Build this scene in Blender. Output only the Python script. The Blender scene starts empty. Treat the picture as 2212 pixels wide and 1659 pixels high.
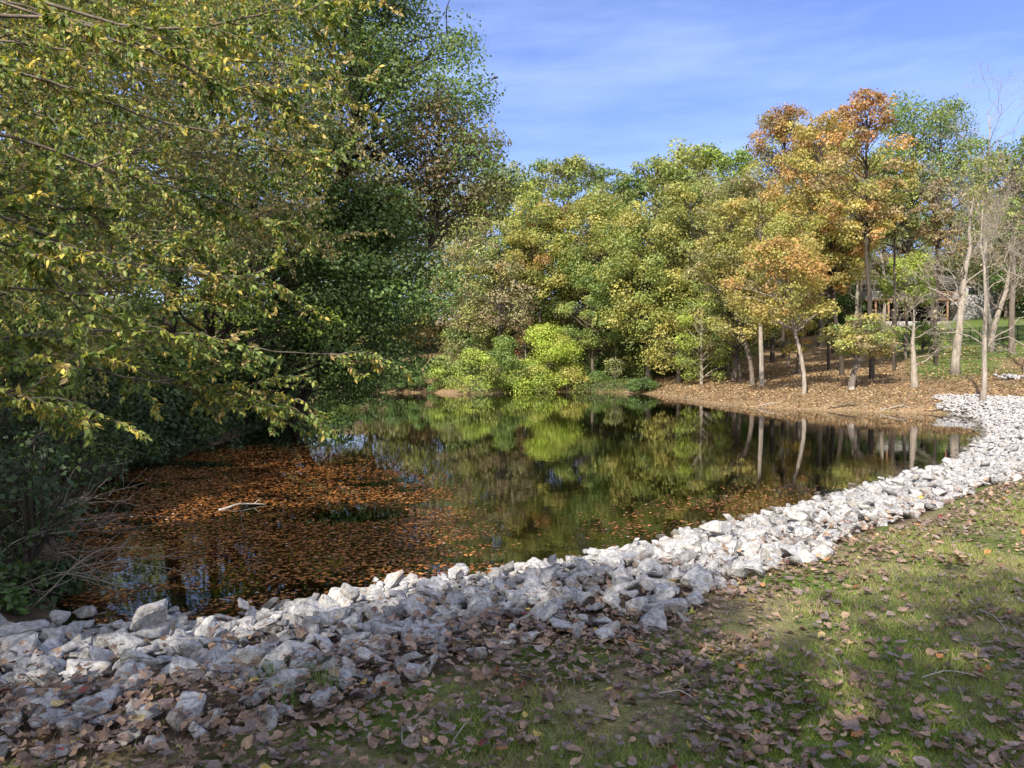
import bpy, math, numpy as np
from math import radians as R_, sin, cos, pi
rng = np.random.default_rng(7)
scene = bpy.context.scene
COL = bpy.data.collections.new("Place"); scene.collection.children.link(COL)
L = COL.objects

# ------------------------------------------------------------ camera numbers
F, HZ, CX, CZ = 1670.0, 790.0, 1106.0, 2.5     # focal length, horizon row and centre column on a 2212 px wide view; eye height
def at(px, py, d):                              # a point at distance d
    return np.array([(px-CX)/F*d, d, CZ-(py-HZ)/F*d])
def on_z(px, py, z=0.0):
    d = (CZ-z)*F/(py-HZ)
    return np.array([(px-CX)/F*d, d, z])

# ------------------------------------------------------------ small numpy tools
def vnoise(x, y, sc, seed=0):
    r = np.random.default_rng(1000+seed).random((256, 256))
    x = np.asarray(x)/sc+1000; y = np.asarray(y)/sc+1000
    xi = np.floor(x).astype(int); yi = np.floor(y).astype(int)
    fx = x-xi; fy = y-yi; fx = fx*fx*(3-2*fx); fy = fy*fy*(3-2*fy)
    a = r[xi % 256, yi % 256]; b = r[(xi+1) % 256, yi % 256]; c = r[xi % 256, (yi+1) % 256]; d = r[(xi+1) % 256, (yi+1) % 256]
    return (a*(1-fx)+b*fx)*(1-fy)+(c*(1-fx)+d*fx)*fy
def fbm(x, y, sc, seed=0):
    return (vnoise(x, y, sc, seed)+.5*vnoise(x, y, sc*.47, seed+1)+.25*vnoise(x, y, sc*.21, seed+2))/1.75
def sm(a, b, x):
    t = np.clip((np.asarray(x, float)-a)/(b-a), 0, 1); return t*t*(3-2*t)
def unit(v):
    return v/(np.linalg.norm(v, axis=-1, keepdims=True)+1e-9)
def randdir(n, r=rng):
    return unit(r.normal(size=(n, 3)))
def basis(nrm, r=rng, tang=None):
    """frames with columns (x, y, z=normal); y is the long axis of a leaf"""
    n = unit(nrm)
    t = randdir(len(n), r) if tang is None else tang
    y = unit(t-(t*n).sum(1, keepdims=True)*n)
    return np.stack([np.cross(y, n), y, n], 2)

# ------------------------------------------------------------ the shore of the pond
near_px = [(100,1368),(190,1372),(340,1345),(500,1350),(560,1322),(700,1298),(900,1278),(1000,1258),(1130,1238),(1300,1202),(1500,1160),
           (1640,1116),(1760,1088),(1900,1043),(2020,1015),(2090,989),(2120,962),(2152,935)]
far_px = [(2132,912),(2090,900),(2040,894),(1900,891),(1750,886),(1600,879),(1520,870),(1450,858),(1400,851),(1260,846),(1100,848),(1000,852),
          (940,849),(700,847),(540,848),(560,865),(620,890),(560,925),(450,967),(330,987),(250,1012),(165,1100),(128,1200),(112,1300)]
POND = np.array([on_z(x, y, .12)[:2] for x, y in near_px]+[on_z(x, y, 0)[:2] for x, y in far_px])
def sdist(x, y):
    """signed distance to the shore, positive on land"""
    x = np.asarray(x, float); y = np.asarray(y, float); sh = x.shape; P = np.stack([x.ravel(), y.ravel()], 1)
    best = np.full(len(P), 1e18); ins = np.zeros(len(P), bool)
    for i in range(len(POND)):
        a = POND[i]; b = POND[(i+1) % len(POND)]; ab = b-a
        t = np.clip(((P-a)@ab)/(ab@ab), 0, 1); d = ((P-a-t[:, None]*ab)**2).sum(1); best = np.minimum(best, d)
        c = ((a[1] > P[:, 1]) != (b[1] > P[:, 1]))
        with np.errstate(divide='ignore', invalid='ignore'):
            xi = (b[0]-a[0])*(P[:, 1]-a[1])/(b[1]-a[1])+a[0]
        ins ^= c & (P[:, 0] < xi)
    return (np.sqrt(best)*np.where(ins, -1, 1)).reshape(sh)
def H(x, y, s=None):
    x = np.asarray(x, float); y = np.asarray(y, float)
    if s is None: s = sdist(x, y)
    s = s+(.55*(fbm(x, y, 1.6, 8)-.5)*sm(24, 34, y)+.25*(fbm(x, y, .9, 9)-.5)*sm(-4, -6, x))*sm(3, .5, np.abs(s))
    sp = np.maximum(s, 0)
    near = .9*(1-np.exp(-sp/1.6))/(1-math.exp(-2.15)); near = np.minimum(near, .9)*.3+.7*np.minimum(sp*.265, .9)
    far = .28*(1-np.exp(-sp/.5))+.143*np.minimum(sp, 70)
    wf = sm(20, 40, y)
    wl = sm(-4.5, -8, x)*(1-wf)
    h = near*(1-wf)+far*wf
    h = h*(1-wl*.3)+wl*.25*(1-np.exp(-sp))
    h = h+.05*(vnoise(x, y, 1.7, 3)-.5)*sm(.3, 3, sp)+.5*(vnoise(x, y, 14, 4)-.5)*sm(6, 25, sp)*sm(25, 45, y)
    return np.where(s > 0, h, np.maximum(.3*s, -1.1))
def hz(x, y): return float(H(np.array([x]), np.array([y]))[0])
def hit(px, py, d0=2.5, d1=150):
    d = np.linspace(d0, d1, 1500); x = (px-CX)/F*d; z = CZ-(py-HZ)/F*d
    below = z < H(x, d)
    i = int(np.argmax(below)) if below.any() else len(d)-1
    return np.array([x[i], d[i], float(H(x[i:i+1], d[i:i+1])[0])])

# ------------------------------------------------------------ object helpers
def tag(o, label=None, cat=None, group=None, kind=None):
    if label: o['label'] = label
    if cat: o['category'] = cat
    if group: o['group'] = group
    if kind: o['kind'] = kind
    return o
def empty(name, loc, label, cat, group=None):
    o = bpy.data.objects.new(name, None); L.link(o); o.location = loc; o.empty_display_size = .2
    return tag(o, label, cat, group)
def make_mesh(name, V, loops, sizes, mat, col=None, smooth=False, extra=None):
    me = bpy.data.meshes.new(name); V = np.asarray(V, np.float32)
    me.vertices.add(len(V)); me.vertices.foreach_set('co', V.ravel())
    loops = np.asarray(loops, np.int32).ravel(); sizes = np.asarray(sizes, np.int32)
    me.loops.add(len(loops)); me.loops.foreach_set('vertex_index', loops)
    st = np.concatenate([[0], np.cumsum(sizes)[:-1]]).astype(np.int32)
    me.polygons.add(len(sizes)); me.polygons.foreach_set('loop_start', st); me.polygons.foreach_set('loop_total', sizes)
    if smooth: me.polygons.foreach_set('use_smooth', np.ones(len(sizes), bool))
    me.update(calc_edges=True)
    for nm, c in ([('Col', col)] if col is not None else [])+(extra or []):
        a = me.color_attributes.new(nm, 'FLOAT_COLOR', 'POINT')
        a.data.foreach_set('color', np.concatenate([c, np.ones((len(c), 1))], 1).astype(np.float32).ravel())
    me.materials.append(mat)
    return me
def obj(name, me, parent=None, loc=None):
    o = bpy.data.objects.new(name, me); L.link(o)
    if parent: o.parent = parent
    if loc is not None: o.location = loc
    return o
class Geo:
    """collects pieces of geometry for ONE mesh"""
    def __init__(s): s.V = []; s.Lp = []; s.S = []; s.C = []; s.n = 0
    def add(s, V, loops, sizes, col=None):
        V = np.asarray(V, float).reshape(-1, 3)
        s.V.append(V); s.Lp.append(np.asarray(loops).ravel()+s.n); s.S.append(np.asarray(sizes).ravel()); s.n += len(V)
        s.C.append(np.broadcast_to(np.asarray(col if col is not None else (1, 1, 1), float), (len(V), 3)))
    def inst(s, tmpl, pos, B, scale, col):
        """copies of a template (V, faces) at pos with frames B, scale and a colour each"""
        TV, TF = tmpl; n = len(pos)
        if n == 0: return
        scale = np.asarray(scale, float); scale = scale.reshape(n, -1)
        P = TV[None]*(scale[:, None, :] if scale.shape[1] == 3 else scale[:, :, None])
        W = np.einsum('nij,nvj->nvi', B, P)+pos[:, None]
        fl = np.concatenate([np.array(f) for f in TF]); fs = np.array([len(f) for f in TF])
        lp = fl[None]+(np.arange(n)*len(TV))[:, None]
        s.add(W.reshape(-1, 3), lp.ravel(), np.tile(fs, n), np.repeat(np.asarray(col), len(TV), 0))
    def tube(s, P, r, sides=5, col=(1, 1, 1), cap=True):
        P = np.asarray(P, float); r = np.broadcast_to(np.asarray(r, float), (len(P),)); n = len(P)
        T = np.gradient(P, axis=0); T = unit(T)
        ref = np.array([0., 0, 1]) if abs(T[0, 2]) < .9 else np.array([1., 0, 0])
        A = unit(np.cross(T, ref)); Bv = np.cross(T, A)
        a = np.arange(sides)*2*pi/sides
        W = P[:, None]+r[:, None, None]*(np.cos(a)[None, :, None]*A[:, None]+np.sin(a)[None, :, None]*Bv[:, None])
        i = np.arange(n-1)[:, None]*sides; k = np.arange(sides)[None]; k2 = (k+1) % sides
        q = np.stack([i+k, i+k2, i+sides+k2, i+sides+k], 2).reshape(-1)
        sz = [4]*((n-1)*sides)
        if cap: q = np.concatenate([q, (n-1)*sides+np.arange(sides), np.arange(sides)[::-1]]); sz = sz+[sides, sides]
        s.add(W.reshape(-1, 3), q, sz, col)
    def box(s, c, d, rz=0, col=(1, 1, 1)):
        c = np.array(c, float); d = np.array(d, float)/2
        v = np.array([[x, y, z] for x in (-1, 1) for y in (-1, 1) for z in (-1, 1)])*d
        v = v@np.array([[cos(rz), sin(rz), 0], [-sin(rz), cos(rz), 0], [0, 0, 1]])+c
        s.add(v, [0,1,3,2, 4,6,7,5, 0,4,5,1, 2,3,7,6, 0,2,6,4, 1,5,7,3], [4]*6, col)
    def build(s, name, mat, parent=None, smooth=False, loc=None, data_only=False):
        V = np.concatenate(s.V)
        me = make_mesh(name, V, np.concatenate(s.Lp), np.concatenate(s.S), mat, np.concatenate(s.C), smooth)
        return me if data_only else obj(name, me, parent, loc)

# ------------------------------------------------------------ materials
def nodes(name):
    m = bpy.data.materials.new(name); m.use_nodes = True; nt = m.node_tree; nt.nodes.clear()
    return m, nt, nt.nodes.new('ShaderNodeOutputMaterial')
def N(nt, typ, **kw):
    n = nt.nodes.new('ShaderNode'+typ)
    for k, v in kw.items():
        if k in n.inputs: n.inputs[k].default_value = v
        else: setattr(n, k, v)
    return n
def noise(nt, vec, sc, det=4, rough=.6):
    n = N(nt, 'TexNoise', Scale=sc, Detail=det, Roughness=rough); nt.links.new(vec, n.inputs['Vector']); return n.outputs['Fac']
def ramp(nt, fac, stops):
    r = N(nt, 'ValToRGB'); e = r.color_ramp.elements
    while len(e) < len(stops): e.new(.5)
    for i, (p, c) in enumerate(stops):
        e[i].position = p; e[i].color = (*c, 1) if len(c) == 3 else c
    nt.links.new(fac, r.inputs['Fac']); return r.outputs['Color']
def mix(nt, fac, a, b, mode='MIX'):
    m = N(nt, 'Mix', data_type='RGBA', blend_type=mode)
    for s, v in ((m.inputs[0], fac), (m.inputs[6], a), (m.inputs[7], b)):
        if hasattr(v, 'links'): nt.links.new(v, s)
        else: s.default_value = v if not isinstance(v, tuple) or len(v) == 4 else (*v, 1)
    return m.outputs[2]
def bump(nt, h, strength, dist):
    b = N(nt, 'Bump', Strength=strength, Distance=dist); nt.links.new(h, b.inputs['Height']); return b.outputs['Normal']

def leaf_material(name, transl=.35, rough=.55, spec=.3, mott=0):
    m, nt, out = nodes(name)
    c = N(nt, 'VertexColor', layer_name='Col').outputs['Color']
    p = N(nt, 'BsdfPrincipled', Roughness=rough)
    if mott:
        v = N(nt, 'NewGeometry').outputs['Position']; f = noise(nt, v, mott, 5, .7)
        c = mix(nt, 1.0, c, ramp(nt, f, [(.3, (.5, .48, .46)), (.5, (.95, .95, .95)), (.68, (1.35, 1.33, 1.28))]), 'MULTIPLY')
        nt.links.new(bump(nt, f, .9, .006), p.inputs['Normal']); p.inputs['Specular IOR Level'].default_value = spec
    nt.links.new(c, p.inputs['Base Color'])
    t = N(nt, 'BsdfTranslucent')
    tc = mix(nt, 1.0, c, (1.25, 1.25, .6, 1), 'MULTIPLY'); nt.links.new(tc, t.inputs['Color'])
    ms = N(nt, 'MixShader', Fac=transl)
    nt.links.new(p.outputs[0], ms.inputs[1]); nt.links.new(t.outputs[0], ms.inputs[2]); nt.links.new(ms.outputs[0], out.inputs[0])
    return m
M_leaf = leaf_material('leaf', .38)
M_dry = leaf_material('dry_leaf', .12, .55, .3, 42)
M_grass = leaf_material('grass_blade', .3, .6, .2)
M_wet = leaf_material('wet_leaf', .05, .35, .5)

def bark_material(name, c1, c2, sc=9, lichen=None):
    m, nt, out = nodes(name)
    tc = N(nt, 'TexCoord').outputs['Object']
    mp = N(nt, 'Mapping'); mp.inputs['Scale'].default_value = (1, 1, .22); nt.links.new(tc, mp.inputs[0])
    f = noise(nt, mp.outputs[0], sc, 6, .7)
    col = ramp(nt, f, [(.3, c1), (.62, c2)])
    if lichen: col = mix(nt, ramp(nt, noise(nt, tc, 1.3, 4), [(.5, (0, 0, 0)), (.62, (1, 1, 1))]), col, lichen)
    p = N(nt, 'BsdfPrincipled', Roughness=.9); p.inputs['Specular IOR Level'].default_value = .15
    nt.links.new(col, p.inputs['Base Color']); nt.links.new(bump(nt, f, .8, .03), p.inputs['Normal']); nt.links.new(p.outputs[0], out.inputs[0])
    return m
M_bark = bark_material('bark_brown', (.06, .045, .035), (.2, .165, .13))
M_bark_dark = bark_material('bark_dark', (.025, .02, .016), (.085, .07, .055))
M_bark_pale = bark_material('bark_pale', (.14, .115, .09), (.38, .33, .27), 8)
M_bark_spot = bark_material('bark_spotted', (.07, .055, .045), (.2, .17, .14), 6, (.42, .38, .33))
M_twig = bark_material('dead_wood', (.16, .13, .1), (.38, .33, .27), 14)
M_twig_pale = bark_material('bleached_wood', (.3, .27, .23), (.55, .5, .44), 14)

def plain(name, c, rough=.8, nsc=None, c2=None, spec=.3, bstr=0):
    m, nt, out = nodes(name); p = N(nt, 'BsdfPrincipled', Roughness=rough); p.inputs['Specular IOR Level'].default_value = spec
    if nsc:
        f = noise(nt, N(nt, 'TexCoord').outputs['Object'], nsc, 5)
        nt.links.new(ramp(nt, f, [(.3, c), (.7, c2)]), p.inputs['Base Color'])
        if bstr: nt.links.new(bump(nt, f, bstr, .02), p.inputs['Normal'])
    else: p.inputs['Base Color'].default_value = (*c, 1)
    nt.links.new(p.outputs[0], out.inputs[0]); return m

def rock_material():
    m, nt, out = nodes('limestone')
    oi = N(nt, 'ObjectInfo'); v = N(nt, 'NewGeometry').outputs['Position']
    f1 = noise(nt, v, 26, 8, .75); f2 = noise(nt, v, 110, 5, .7); f3 = noise(nt, v, 7, 3)
    base = ramp(nt, f1, [(.35, (.19, .19, .19)), (.46, (.37, .37, .37)), (.54, (.58, .575, .565)), (.66, (.76, .75, .73))])
    vein = ramp(nt, noise(nt, v, 40, 8, .8), [(.46, (0, 0, 0)), (.5, (1, 1, 1)), (.54, (0, 0, 0))])
    base = mix(nt, N(nt, 'Math', operation='MULTIPLY').outputs[0], base, (.8, .8, .8, 1))
    mm = [n for n in nt.nodes if n.bl_idname == 'ShaderNodeMath'][-1]; nt.links.new(vein, mm.inputs[0]); mm.inputs[1].default_value = .35
    base = mix(nt, ramp(nt, f3, [(.50, (0, 0, 0)), (.72, (.6, .6, .6))]), base, (.50, .40, .30, 1))
    c = N(nt, 'VertexColor', layer_name='Col').outputs['Color']
    base = mix(nt, 1.0, base, c, 'MULTIPLY')
    rr = ramp(nt, oi.outputs['Random'], [(0, (.74, .74, .77)), (.5, (.95, .94, .93)), (1, (1.0, .98, .95))])
    base = mix(nt, 1.0, base, rr, 'MULTIPLY')
    sz_ = N(nt, 'SeparateXYZ'); nt.links.new(v, sz_.inputs[0]); wet = N(nt, 'MapRange'); nt.links.new(sz_.outputs[2], wet.inputs[0]); wet.inputs[1].default_value = .13; wet.inputs[2].default_value = .02
    base = mix(nt, wet.outputs[0], base, mix(nt, 1.0, base, (.32, .29, .23, 1), 'MULTIPLY'))     # wet, silty stone at the waterline
    p = N(nt, 'BsdfPrincipled', Roughness=.85); p.inputs['Specular IOR Level'].default_value = .25
    ad = N(nt, 'Math', operation='MULTIPLY_ADD'); nt.links.new(f2, ad.inputs[0]); ad.inputs[1].default_value = .5; nt.links.new(f1, ad.inputs[2])
    nt.links.new(base, p.inputs['Base Color']); nt.links.new(bump(nt, ad.outputs[0], 1.0, .016), p.inputs['Normal']); nt.links.new(p.outputs[0], out.inputs[0])
    return m
M_rock = rock_material()

def ground_material():
    m, nt, out = nodes('ground')
    tc = N(nt, 'TexCoord').outputs['Object']
    z = N(nt, 'SeparateColor'); nt.links.new(N(nt, 'VertexColor', layer_name='Zone').outputs['Color'], z.inputs[0])
    fine = noise(nt, tc, 9, 8, .75); mid = noise(nt, tc, 1.1, 6, .65); big = noise(nt, tc, .25, 4); vfine = noise(nt, tc, 45, 5, .7)
    forest = ramp(nt, fine, [(.3, (.06, .04, .025)), (.46, (.19, .125, .07)), (.58, (.34, .235, .135)), (.72, (.45, .34, .21))])
    forest = mix(nt, ramp(nt, mid, [(.5, (0, 0, 0)), (.68, (.8, .8, .8))]), forest, ramp(nt, fine, [(.3, (.1, .085, .03)), (.7, (.26, .22, .09))]))
    soil = ramp(nt, vfine, [(.3, (.04, .03, .02)), (.6, (.14, .10, .07)), (.8, (.23, .175, .13))])
    straw = ramp(nt, vfine, [(.3, (.13, .10, .05)), (.55, (.29, .24, .13)), (.8, (.44, .38, .24))])
    green = ramp(nt, vfine, [(.3, (.06, .09, .018)), (.6, (.15, .21, .04)), (.8, (.25, .3, .09))])
    lawn = mix(nt, ramp(nt, mid, [(.42, (0, 0, 0)), (.56, (1, 1, 1))]), straw, green)
    lawn = mix(nt, ramp(nt, big, [(.35, (.55, .55, .55)), (.5, (0, 0, 0))]), lawn, soil)
    flawn = ramp(nt, mid, [(.3, (.08, .12, .03)), (.6, (.13, .18, .045)), (.8, (.24, .22, .08))])
    mud = ramp(nt, mid, [(.3, (.006, .006, .004)), (.8, (.02, .018, .01))])
    c = mix(nt, z.outputs[0], forest, lawn)
    c = mix(nt, z.outputs[1], c, soil)
    c = mix(nt, z.outputs[2], c, flawn)
    sx = N(nt, 'SeparateXYZ'); nt.links.new(tc, sx.inputs[0])
    mr = N(nt, 'MapRange'); nt.links.new(sx.outputs[2], mr.inputs[0]); mr.inputs[1].default_value = .03; mr.inputs[2].default_value = -.12
    c = mix(nt, mr.outputs[0], c, mud)
    p = N(nt, 'BsdfPrincipled', Roughness=.95); p.inputs['Specular IOR Level'].default_value = .1
    nt.links.new(c, p.inputs['Base Color'])
    nt.links.new(bump(nt, vfine, .8, .03), p.inputs['Normal']); nt.links.new(p.outputs[0], out.inputs[0])
    return m

def water_material():
    m, nt, out = nodes('pond_water')
    tc = N(nt, 'TexCoord').outputs['Object']
    mp = N(nt, 'Mapping'); mp.inputs['Scale'].default_value = (1, 1, 1); nt.links.new(tc, mp.inputs[0])
    a = noise(nt, mp.outputs[0], 2.2, 3, .5); b = noise(nt, mp.outputs[0], 11, 2, .5)
    patch = ramp(nt, noise(nt, tc, .12, 3), [(.4, (.25, .25, .25)), (.65, (1, 1, 1))])
    ad = N(nt, 'Math', operation='MULTIPLY_ADD'); nt.links.new(b, ad.inputs[0]); ad.inputs[1].default_value = .18; nt.links.new(a, ad.inputs[2])
    mu = N(nt, 'Math', operation='MULTIPLY'); nt.links.new(ad.outputs[0], mu.inputs[0]); nt.links.new(patch, mu.inputs[1])
    nr = bump(nt, mu.outputs[0], .08, .03)
    fr = N(nt, 'Fresnel', IOR=1.5); nt.links.new(nr, fr.inputs['Normal'])
    g = N(nt, 'BsdfGlossy', Roughness=.015); nt.links.new(nr, g.inputs['Normal']); g.inputs['Color'].default_value = (1, 1, 1, 1)
    t = N(nt, 'BsdfTransparent'); t.inputs['Color'].default_value = (.72, .62, .42, 1)
    ms = N(nt, 'MixShader'); nt.links.new(fr.outputs[0], ms.inputs[0]); nt.links.new(t.outputs[0], ms.inputs[1]); nt.links.new(g.outputs[0], ms.inputs[2])
    nt.links.new(ms.outputs[0], out.inputs[0]); return m

# ------------------------------------------------------------ world, sun, camera
SUN_AZ = np.array([.46, .888]); SUN_EL = R_(37)
world = bpy.data.worlds.new("World"); scene.world = world; world.use_nodes = True
wt = world.node_tree; wt.nodes.clear()
wo = wt.nodes.new('ShaderNodeOutputWorld'); bg = wt.nodes.new('ShaderNodeBackground')
sk = wt.nodes.new('ShaderNodeTexSky'); sk.sky_type = 'NISHITA'; sk.sun_disc = False
sk.sun_elevation = SUN_EL; sk.sun_rotation = math.atan2(-SUN_AZ[0], -SUN_AZ[1]); sk.air_density = 1.0; sk.dust_density = .6; sk.ozone_density = 2.5
tcw = wt.nodes.new('ShaderNodeTexCoord')
mpw = wt.nodes.new('ShaderNodeMapping'); mpw.inputs['Rotation'].default_value = (0, R_(14), R_(8)); mpw.inputs['Scale'].default_value = (1.1, 1.0, 6.0)
wt.links.new(tcw.outputs['Generated'], mpw.inputs[0])
c1 = noise(wt, mpw.outputs[0], 1.9, 8, .58); 
mask = ramp(wt, c1, [(.42, (0, 0, 0)), (.62, (.14, .14, .14)), (.95, (.5, .5, .5))])
tint = mix(wt, 1.0, sk.outputs[0], (.72, .70, .95, 1), 'MULTIPLY')
skc = mix(wt, mask, tint, (6.0, 7.2, 9.2, 1))
# unseen bright cloud added behind the viewer as neutral fill light for the shade
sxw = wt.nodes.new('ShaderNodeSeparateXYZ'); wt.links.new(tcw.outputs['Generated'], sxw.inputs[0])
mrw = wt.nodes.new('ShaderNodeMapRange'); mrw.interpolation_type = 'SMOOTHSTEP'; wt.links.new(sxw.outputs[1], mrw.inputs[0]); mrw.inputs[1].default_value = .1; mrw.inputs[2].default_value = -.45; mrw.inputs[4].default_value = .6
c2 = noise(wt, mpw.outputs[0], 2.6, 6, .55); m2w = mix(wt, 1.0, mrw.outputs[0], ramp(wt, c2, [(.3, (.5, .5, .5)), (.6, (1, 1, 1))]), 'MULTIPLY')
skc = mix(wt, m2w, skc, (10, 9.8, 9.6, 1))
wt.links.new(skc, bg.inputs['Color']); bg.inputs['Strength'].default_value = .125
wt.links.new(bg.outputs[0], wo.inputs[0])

sun = bpy.data.lights.new('sun', 'SUN'); sun.energy = 4.1; sun.angle = R_(.55); sun.color = (1.0, .93, .82)
so = bpy.data.objects.new('sun', sun); L.link(so)
from mathutils import Vector
sd = Vector((SUN_AZ[0]*cos(SUN_EL), SUN_AZ[1]*cos(SUN_EL), -sin(SUN_EL)))
so.rotation_euler = sd.to_track_quat('-Z', 'Y').to_euler(); so.location = (-10, -20, 30)

cam = bpy.data.cameras.new('camera'); cam.lens = F/2212*36; cam.sensor_width = 36; cam.clip_end = 3000
co = bpy.data.objects.new('camera', cam); L.link(co); co.location = (0, 0, CZ)
co.rotation_euler = (R_(90)-math.atan((829.5-HZ)/F), 0, 0); scene.camera = co
vs = scene.view_settings; vs.view_transform = 'Standard'; vs.look = 'None'; vs.gamma = 1; vs.exposure = .92; vs.use_curve_mapping = False
scene.cycles.max_bounces = 6; scene.cycles.diffuse_bounces = 3; scene.cycles.transparent_max_bounces = 12

# ------------------------------------------------------------ ground
def axis(lo, hi, fine_lo, fine_hi, step, grow):
    a = list(np.arange(fine_lo, fine_hi, step)); s = step
    while a[-1] < hi: s *= grow; a.append(a[-1]+s)
    s = step; b = [a[0]]
    while b[-1] > lo: s *= grow; b.append(b[-1]-s)
    return np.array(b[1:][::-1]+a)
gx = axis(-900, 900, -10, 28, .22, 1.05); gy = axis(-300, 1500, 0, 50, .22, 1.05)
GX, GY = np.meshgrid(gx, gy); S = sdist(GX, GY); GZ = H(GX, GY, S)
def rock_zone(x, y, s):
    top = 3.3+.45*(vnoise(x, y, .9, 21)-.5)-.45*sm(2.5, 4, x)*sm(9, 6, x)+.5*sm(25, 36, y)+.65*sm(3.0, .6, x)
    ok = (s < top) & (s > -.7)
    ok &= ~((x < -4.3) & (y > 6.9+.2*(x+4.3)))
    ok &= (y < 38) | ((x/np.maximum(y, 1) > .553+.03*(vnoise(x, y, 1.1, 23)-.3)-.004*(y-40)) & (y < 47))
    ok &= ~((y > 38) & (s > 4.8)) & (y > -2) & (y > -.2-1.4*x*0)
    return ok
rz = rock_zone(GX, GY, S).astype(float)
wl = ((GY < 30) & (GX > -5.5)).astype(float)*(1-rz)
rzz = np.maximum(rz, ((GX < -3) & (GY < 62) & (S > 0) & (GX+.2*GY < -1)).astype(float))
farlawn = sm(8, 12, S)*sm(.50, .53, GX/np.maximum(GY, 1))*(GY > 40)*sm(.35, .5, fbm(GX, GY, 9, 31))
farlawn = np.maximum(farlawn, (GY > 55)*sm(.46, .5, GX/np.maximum(GY, 1))*sm(17, 21, S))
ny, nx = GX.shape
i = (np.arange(ny-1)[:, None]*nx+np.arange(nx-1)[None]).ravel()
q = np.stack([i, i+1, i+nx+1, i+nx], 1)
me = make_mesh('ground', np.stack([GX, GY, GZ], 2).reshape(-1, 3), q.ravel(), np.full(len(q), 4), ground_material(), None, True,
               [('Zone', np.stack([wl*(1-rzz), rzz, farlawn], 2).reshape(-1, 3))])
tag(obj('ground', me), kind='structure')
# water: the pond polygon, a little wider than the shore so that the bank cuts it
cen = POND.mean(0)
ext = []
for k in range(len(POND)):
    a, b, c = POND[k-1], POND[k], POND[(k+1) % len(POND)]; t = (c-a)/np.linalg.norm(c-a); ext.append(b+np.array([t[1], -t[0]])*.25)
W = np.array(ext)
if abs(sdist(W[:, 0], W[:, 1])[5]-.25) > .2: W = 2*POND-W
me = make_mesh('pond_water', np.c_[W, np.zeros(len(W))], np.arange(len(W)), [len(W)], water_material())
tag(obj('pond_water', me), kind='structure')

# ------------------------------------------------------------ rocks
import bmesh
def rock_template(seed, detail):
    r = np.random.default_rng(seed); bm = bmesh.new()
    n = r.integers(9, 15); el = np.array([1, r.uniform(.6, .95), r.uniform(.45, .8)])
    for d in randdir(n, r):
        d = np.sign(d)*np.abs(d)**.75; bm.verts.new(d/np.max(np.abs(d))**.35*el*.5*r.uniform(.82, 1.05))
    h = bmesh.ops.convex_hull(bm, input=bm.verts)
    bmesh.ops.delete(bm, geom=list({g for g in h['geom_interior']+h['geom_unused'] if isinstance(g, bmesh.types.BMVert)}), context='VERTS')
    bmesh.ops.dissolve_limit(bm, angle_limit=R_(14), verts=bm.verts, edges=bm.edges)
    if detail:
        bmesh.ops.bevel(bm, geom=bm.edges[:], offset=.03+.02*r.random(), segments=2, affect='EDGES', clamp_overlap=True)
        bmesh.ops.triangulate(bm, faces=bm.faces)
        for k in range(3):
            long = [e for e in bm.edges if e.calc_length() > (.22, .13, .075)[k]]
            if long: bmesh.ops.subdivide_edges(bm, edges=long, cuts=1)
            bmesh.ops.triangulate(bm, faces=bm.faces)
        from mathutils import noise as mn
        off = Vector(r.random(3)*50)
        bm.normal_update()
        for v in bm.verts:
            v.co += v.normal*(.045*mn.noise(v.co*3.2+off)+.022*mn.noise(v.co*9+off)+.01*mn.noise(v.co*22+off))
    else:
        bmesh.ops.bevel(bm, geom=bm.edges[:], offset=.035, segments=1, affect='EDGES', clamp_overlap=True)
    bm.verts.ensure_lookup_table(); bm.normal_update()
    V = np.array([v.co[:] for v in bm.verts]); Fc = [[v.index for v in f.verts] for f in bm.faces]
    bm.free(); return V, Fc
def frames(n, r, tilt=.45):
    nrm = unit(np.c_[r.normal(size=(n, 2))*tilt, np.ones(n)]); return basis(nrm, r)
def scatter(cands, rad, cell=.25, fac=1.0):
    """keeps those candidates that do not come closer to each other than their radii"""
    grid = {}; keep = []
    for i, (p, r) in enumerate(zip(cands, rad)):
        gxx, gyy = int(p[0]//cell), int(p[1]//cell); ok = True
        for a in range(gxx-2, gxx+3):
            for b in range(gyy-2, gyy+3):
                for j in grid.get((a, b), ()):
                    if (cands[j][0]-p[0])**2+(cands[j][1]-p[1])**2 < ((rad[j]+r)*fac)**2: ok = False; break
                if not ok: break
            if not ok: break
        if ok: grid.setdefault((gxx, gyy), []).append(i); keep.append(i)
    return np.array(keep)
rr = np.random.default_rng(11)
def view_ok(P, m=60):
    px = CX+P[:, 0]/np.maximum(P[:, 1], .1)*F
    py = HZ-(P[:, 2]-CZ)/np.maximum(P[:, 1], .1)*F
    return (P[:, 1] > .5) & (px > -m) & (px < 2212+m) & (py < 1659+m) & (py > -m)
C = np.c_[rr.uniform(-11, 36, 600000), rr.uniform(0, 48, 600000)]
C = C[np.abs(C[:, 0]) < .85*C[:, 1]+3.5]
s = sdist(C[:, 0], C[:, 1]); C = C[rock_zone(C[:, 0], C[:, 1], s)]; s = sdist(C[:, 0], C[:, 1])
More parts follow.
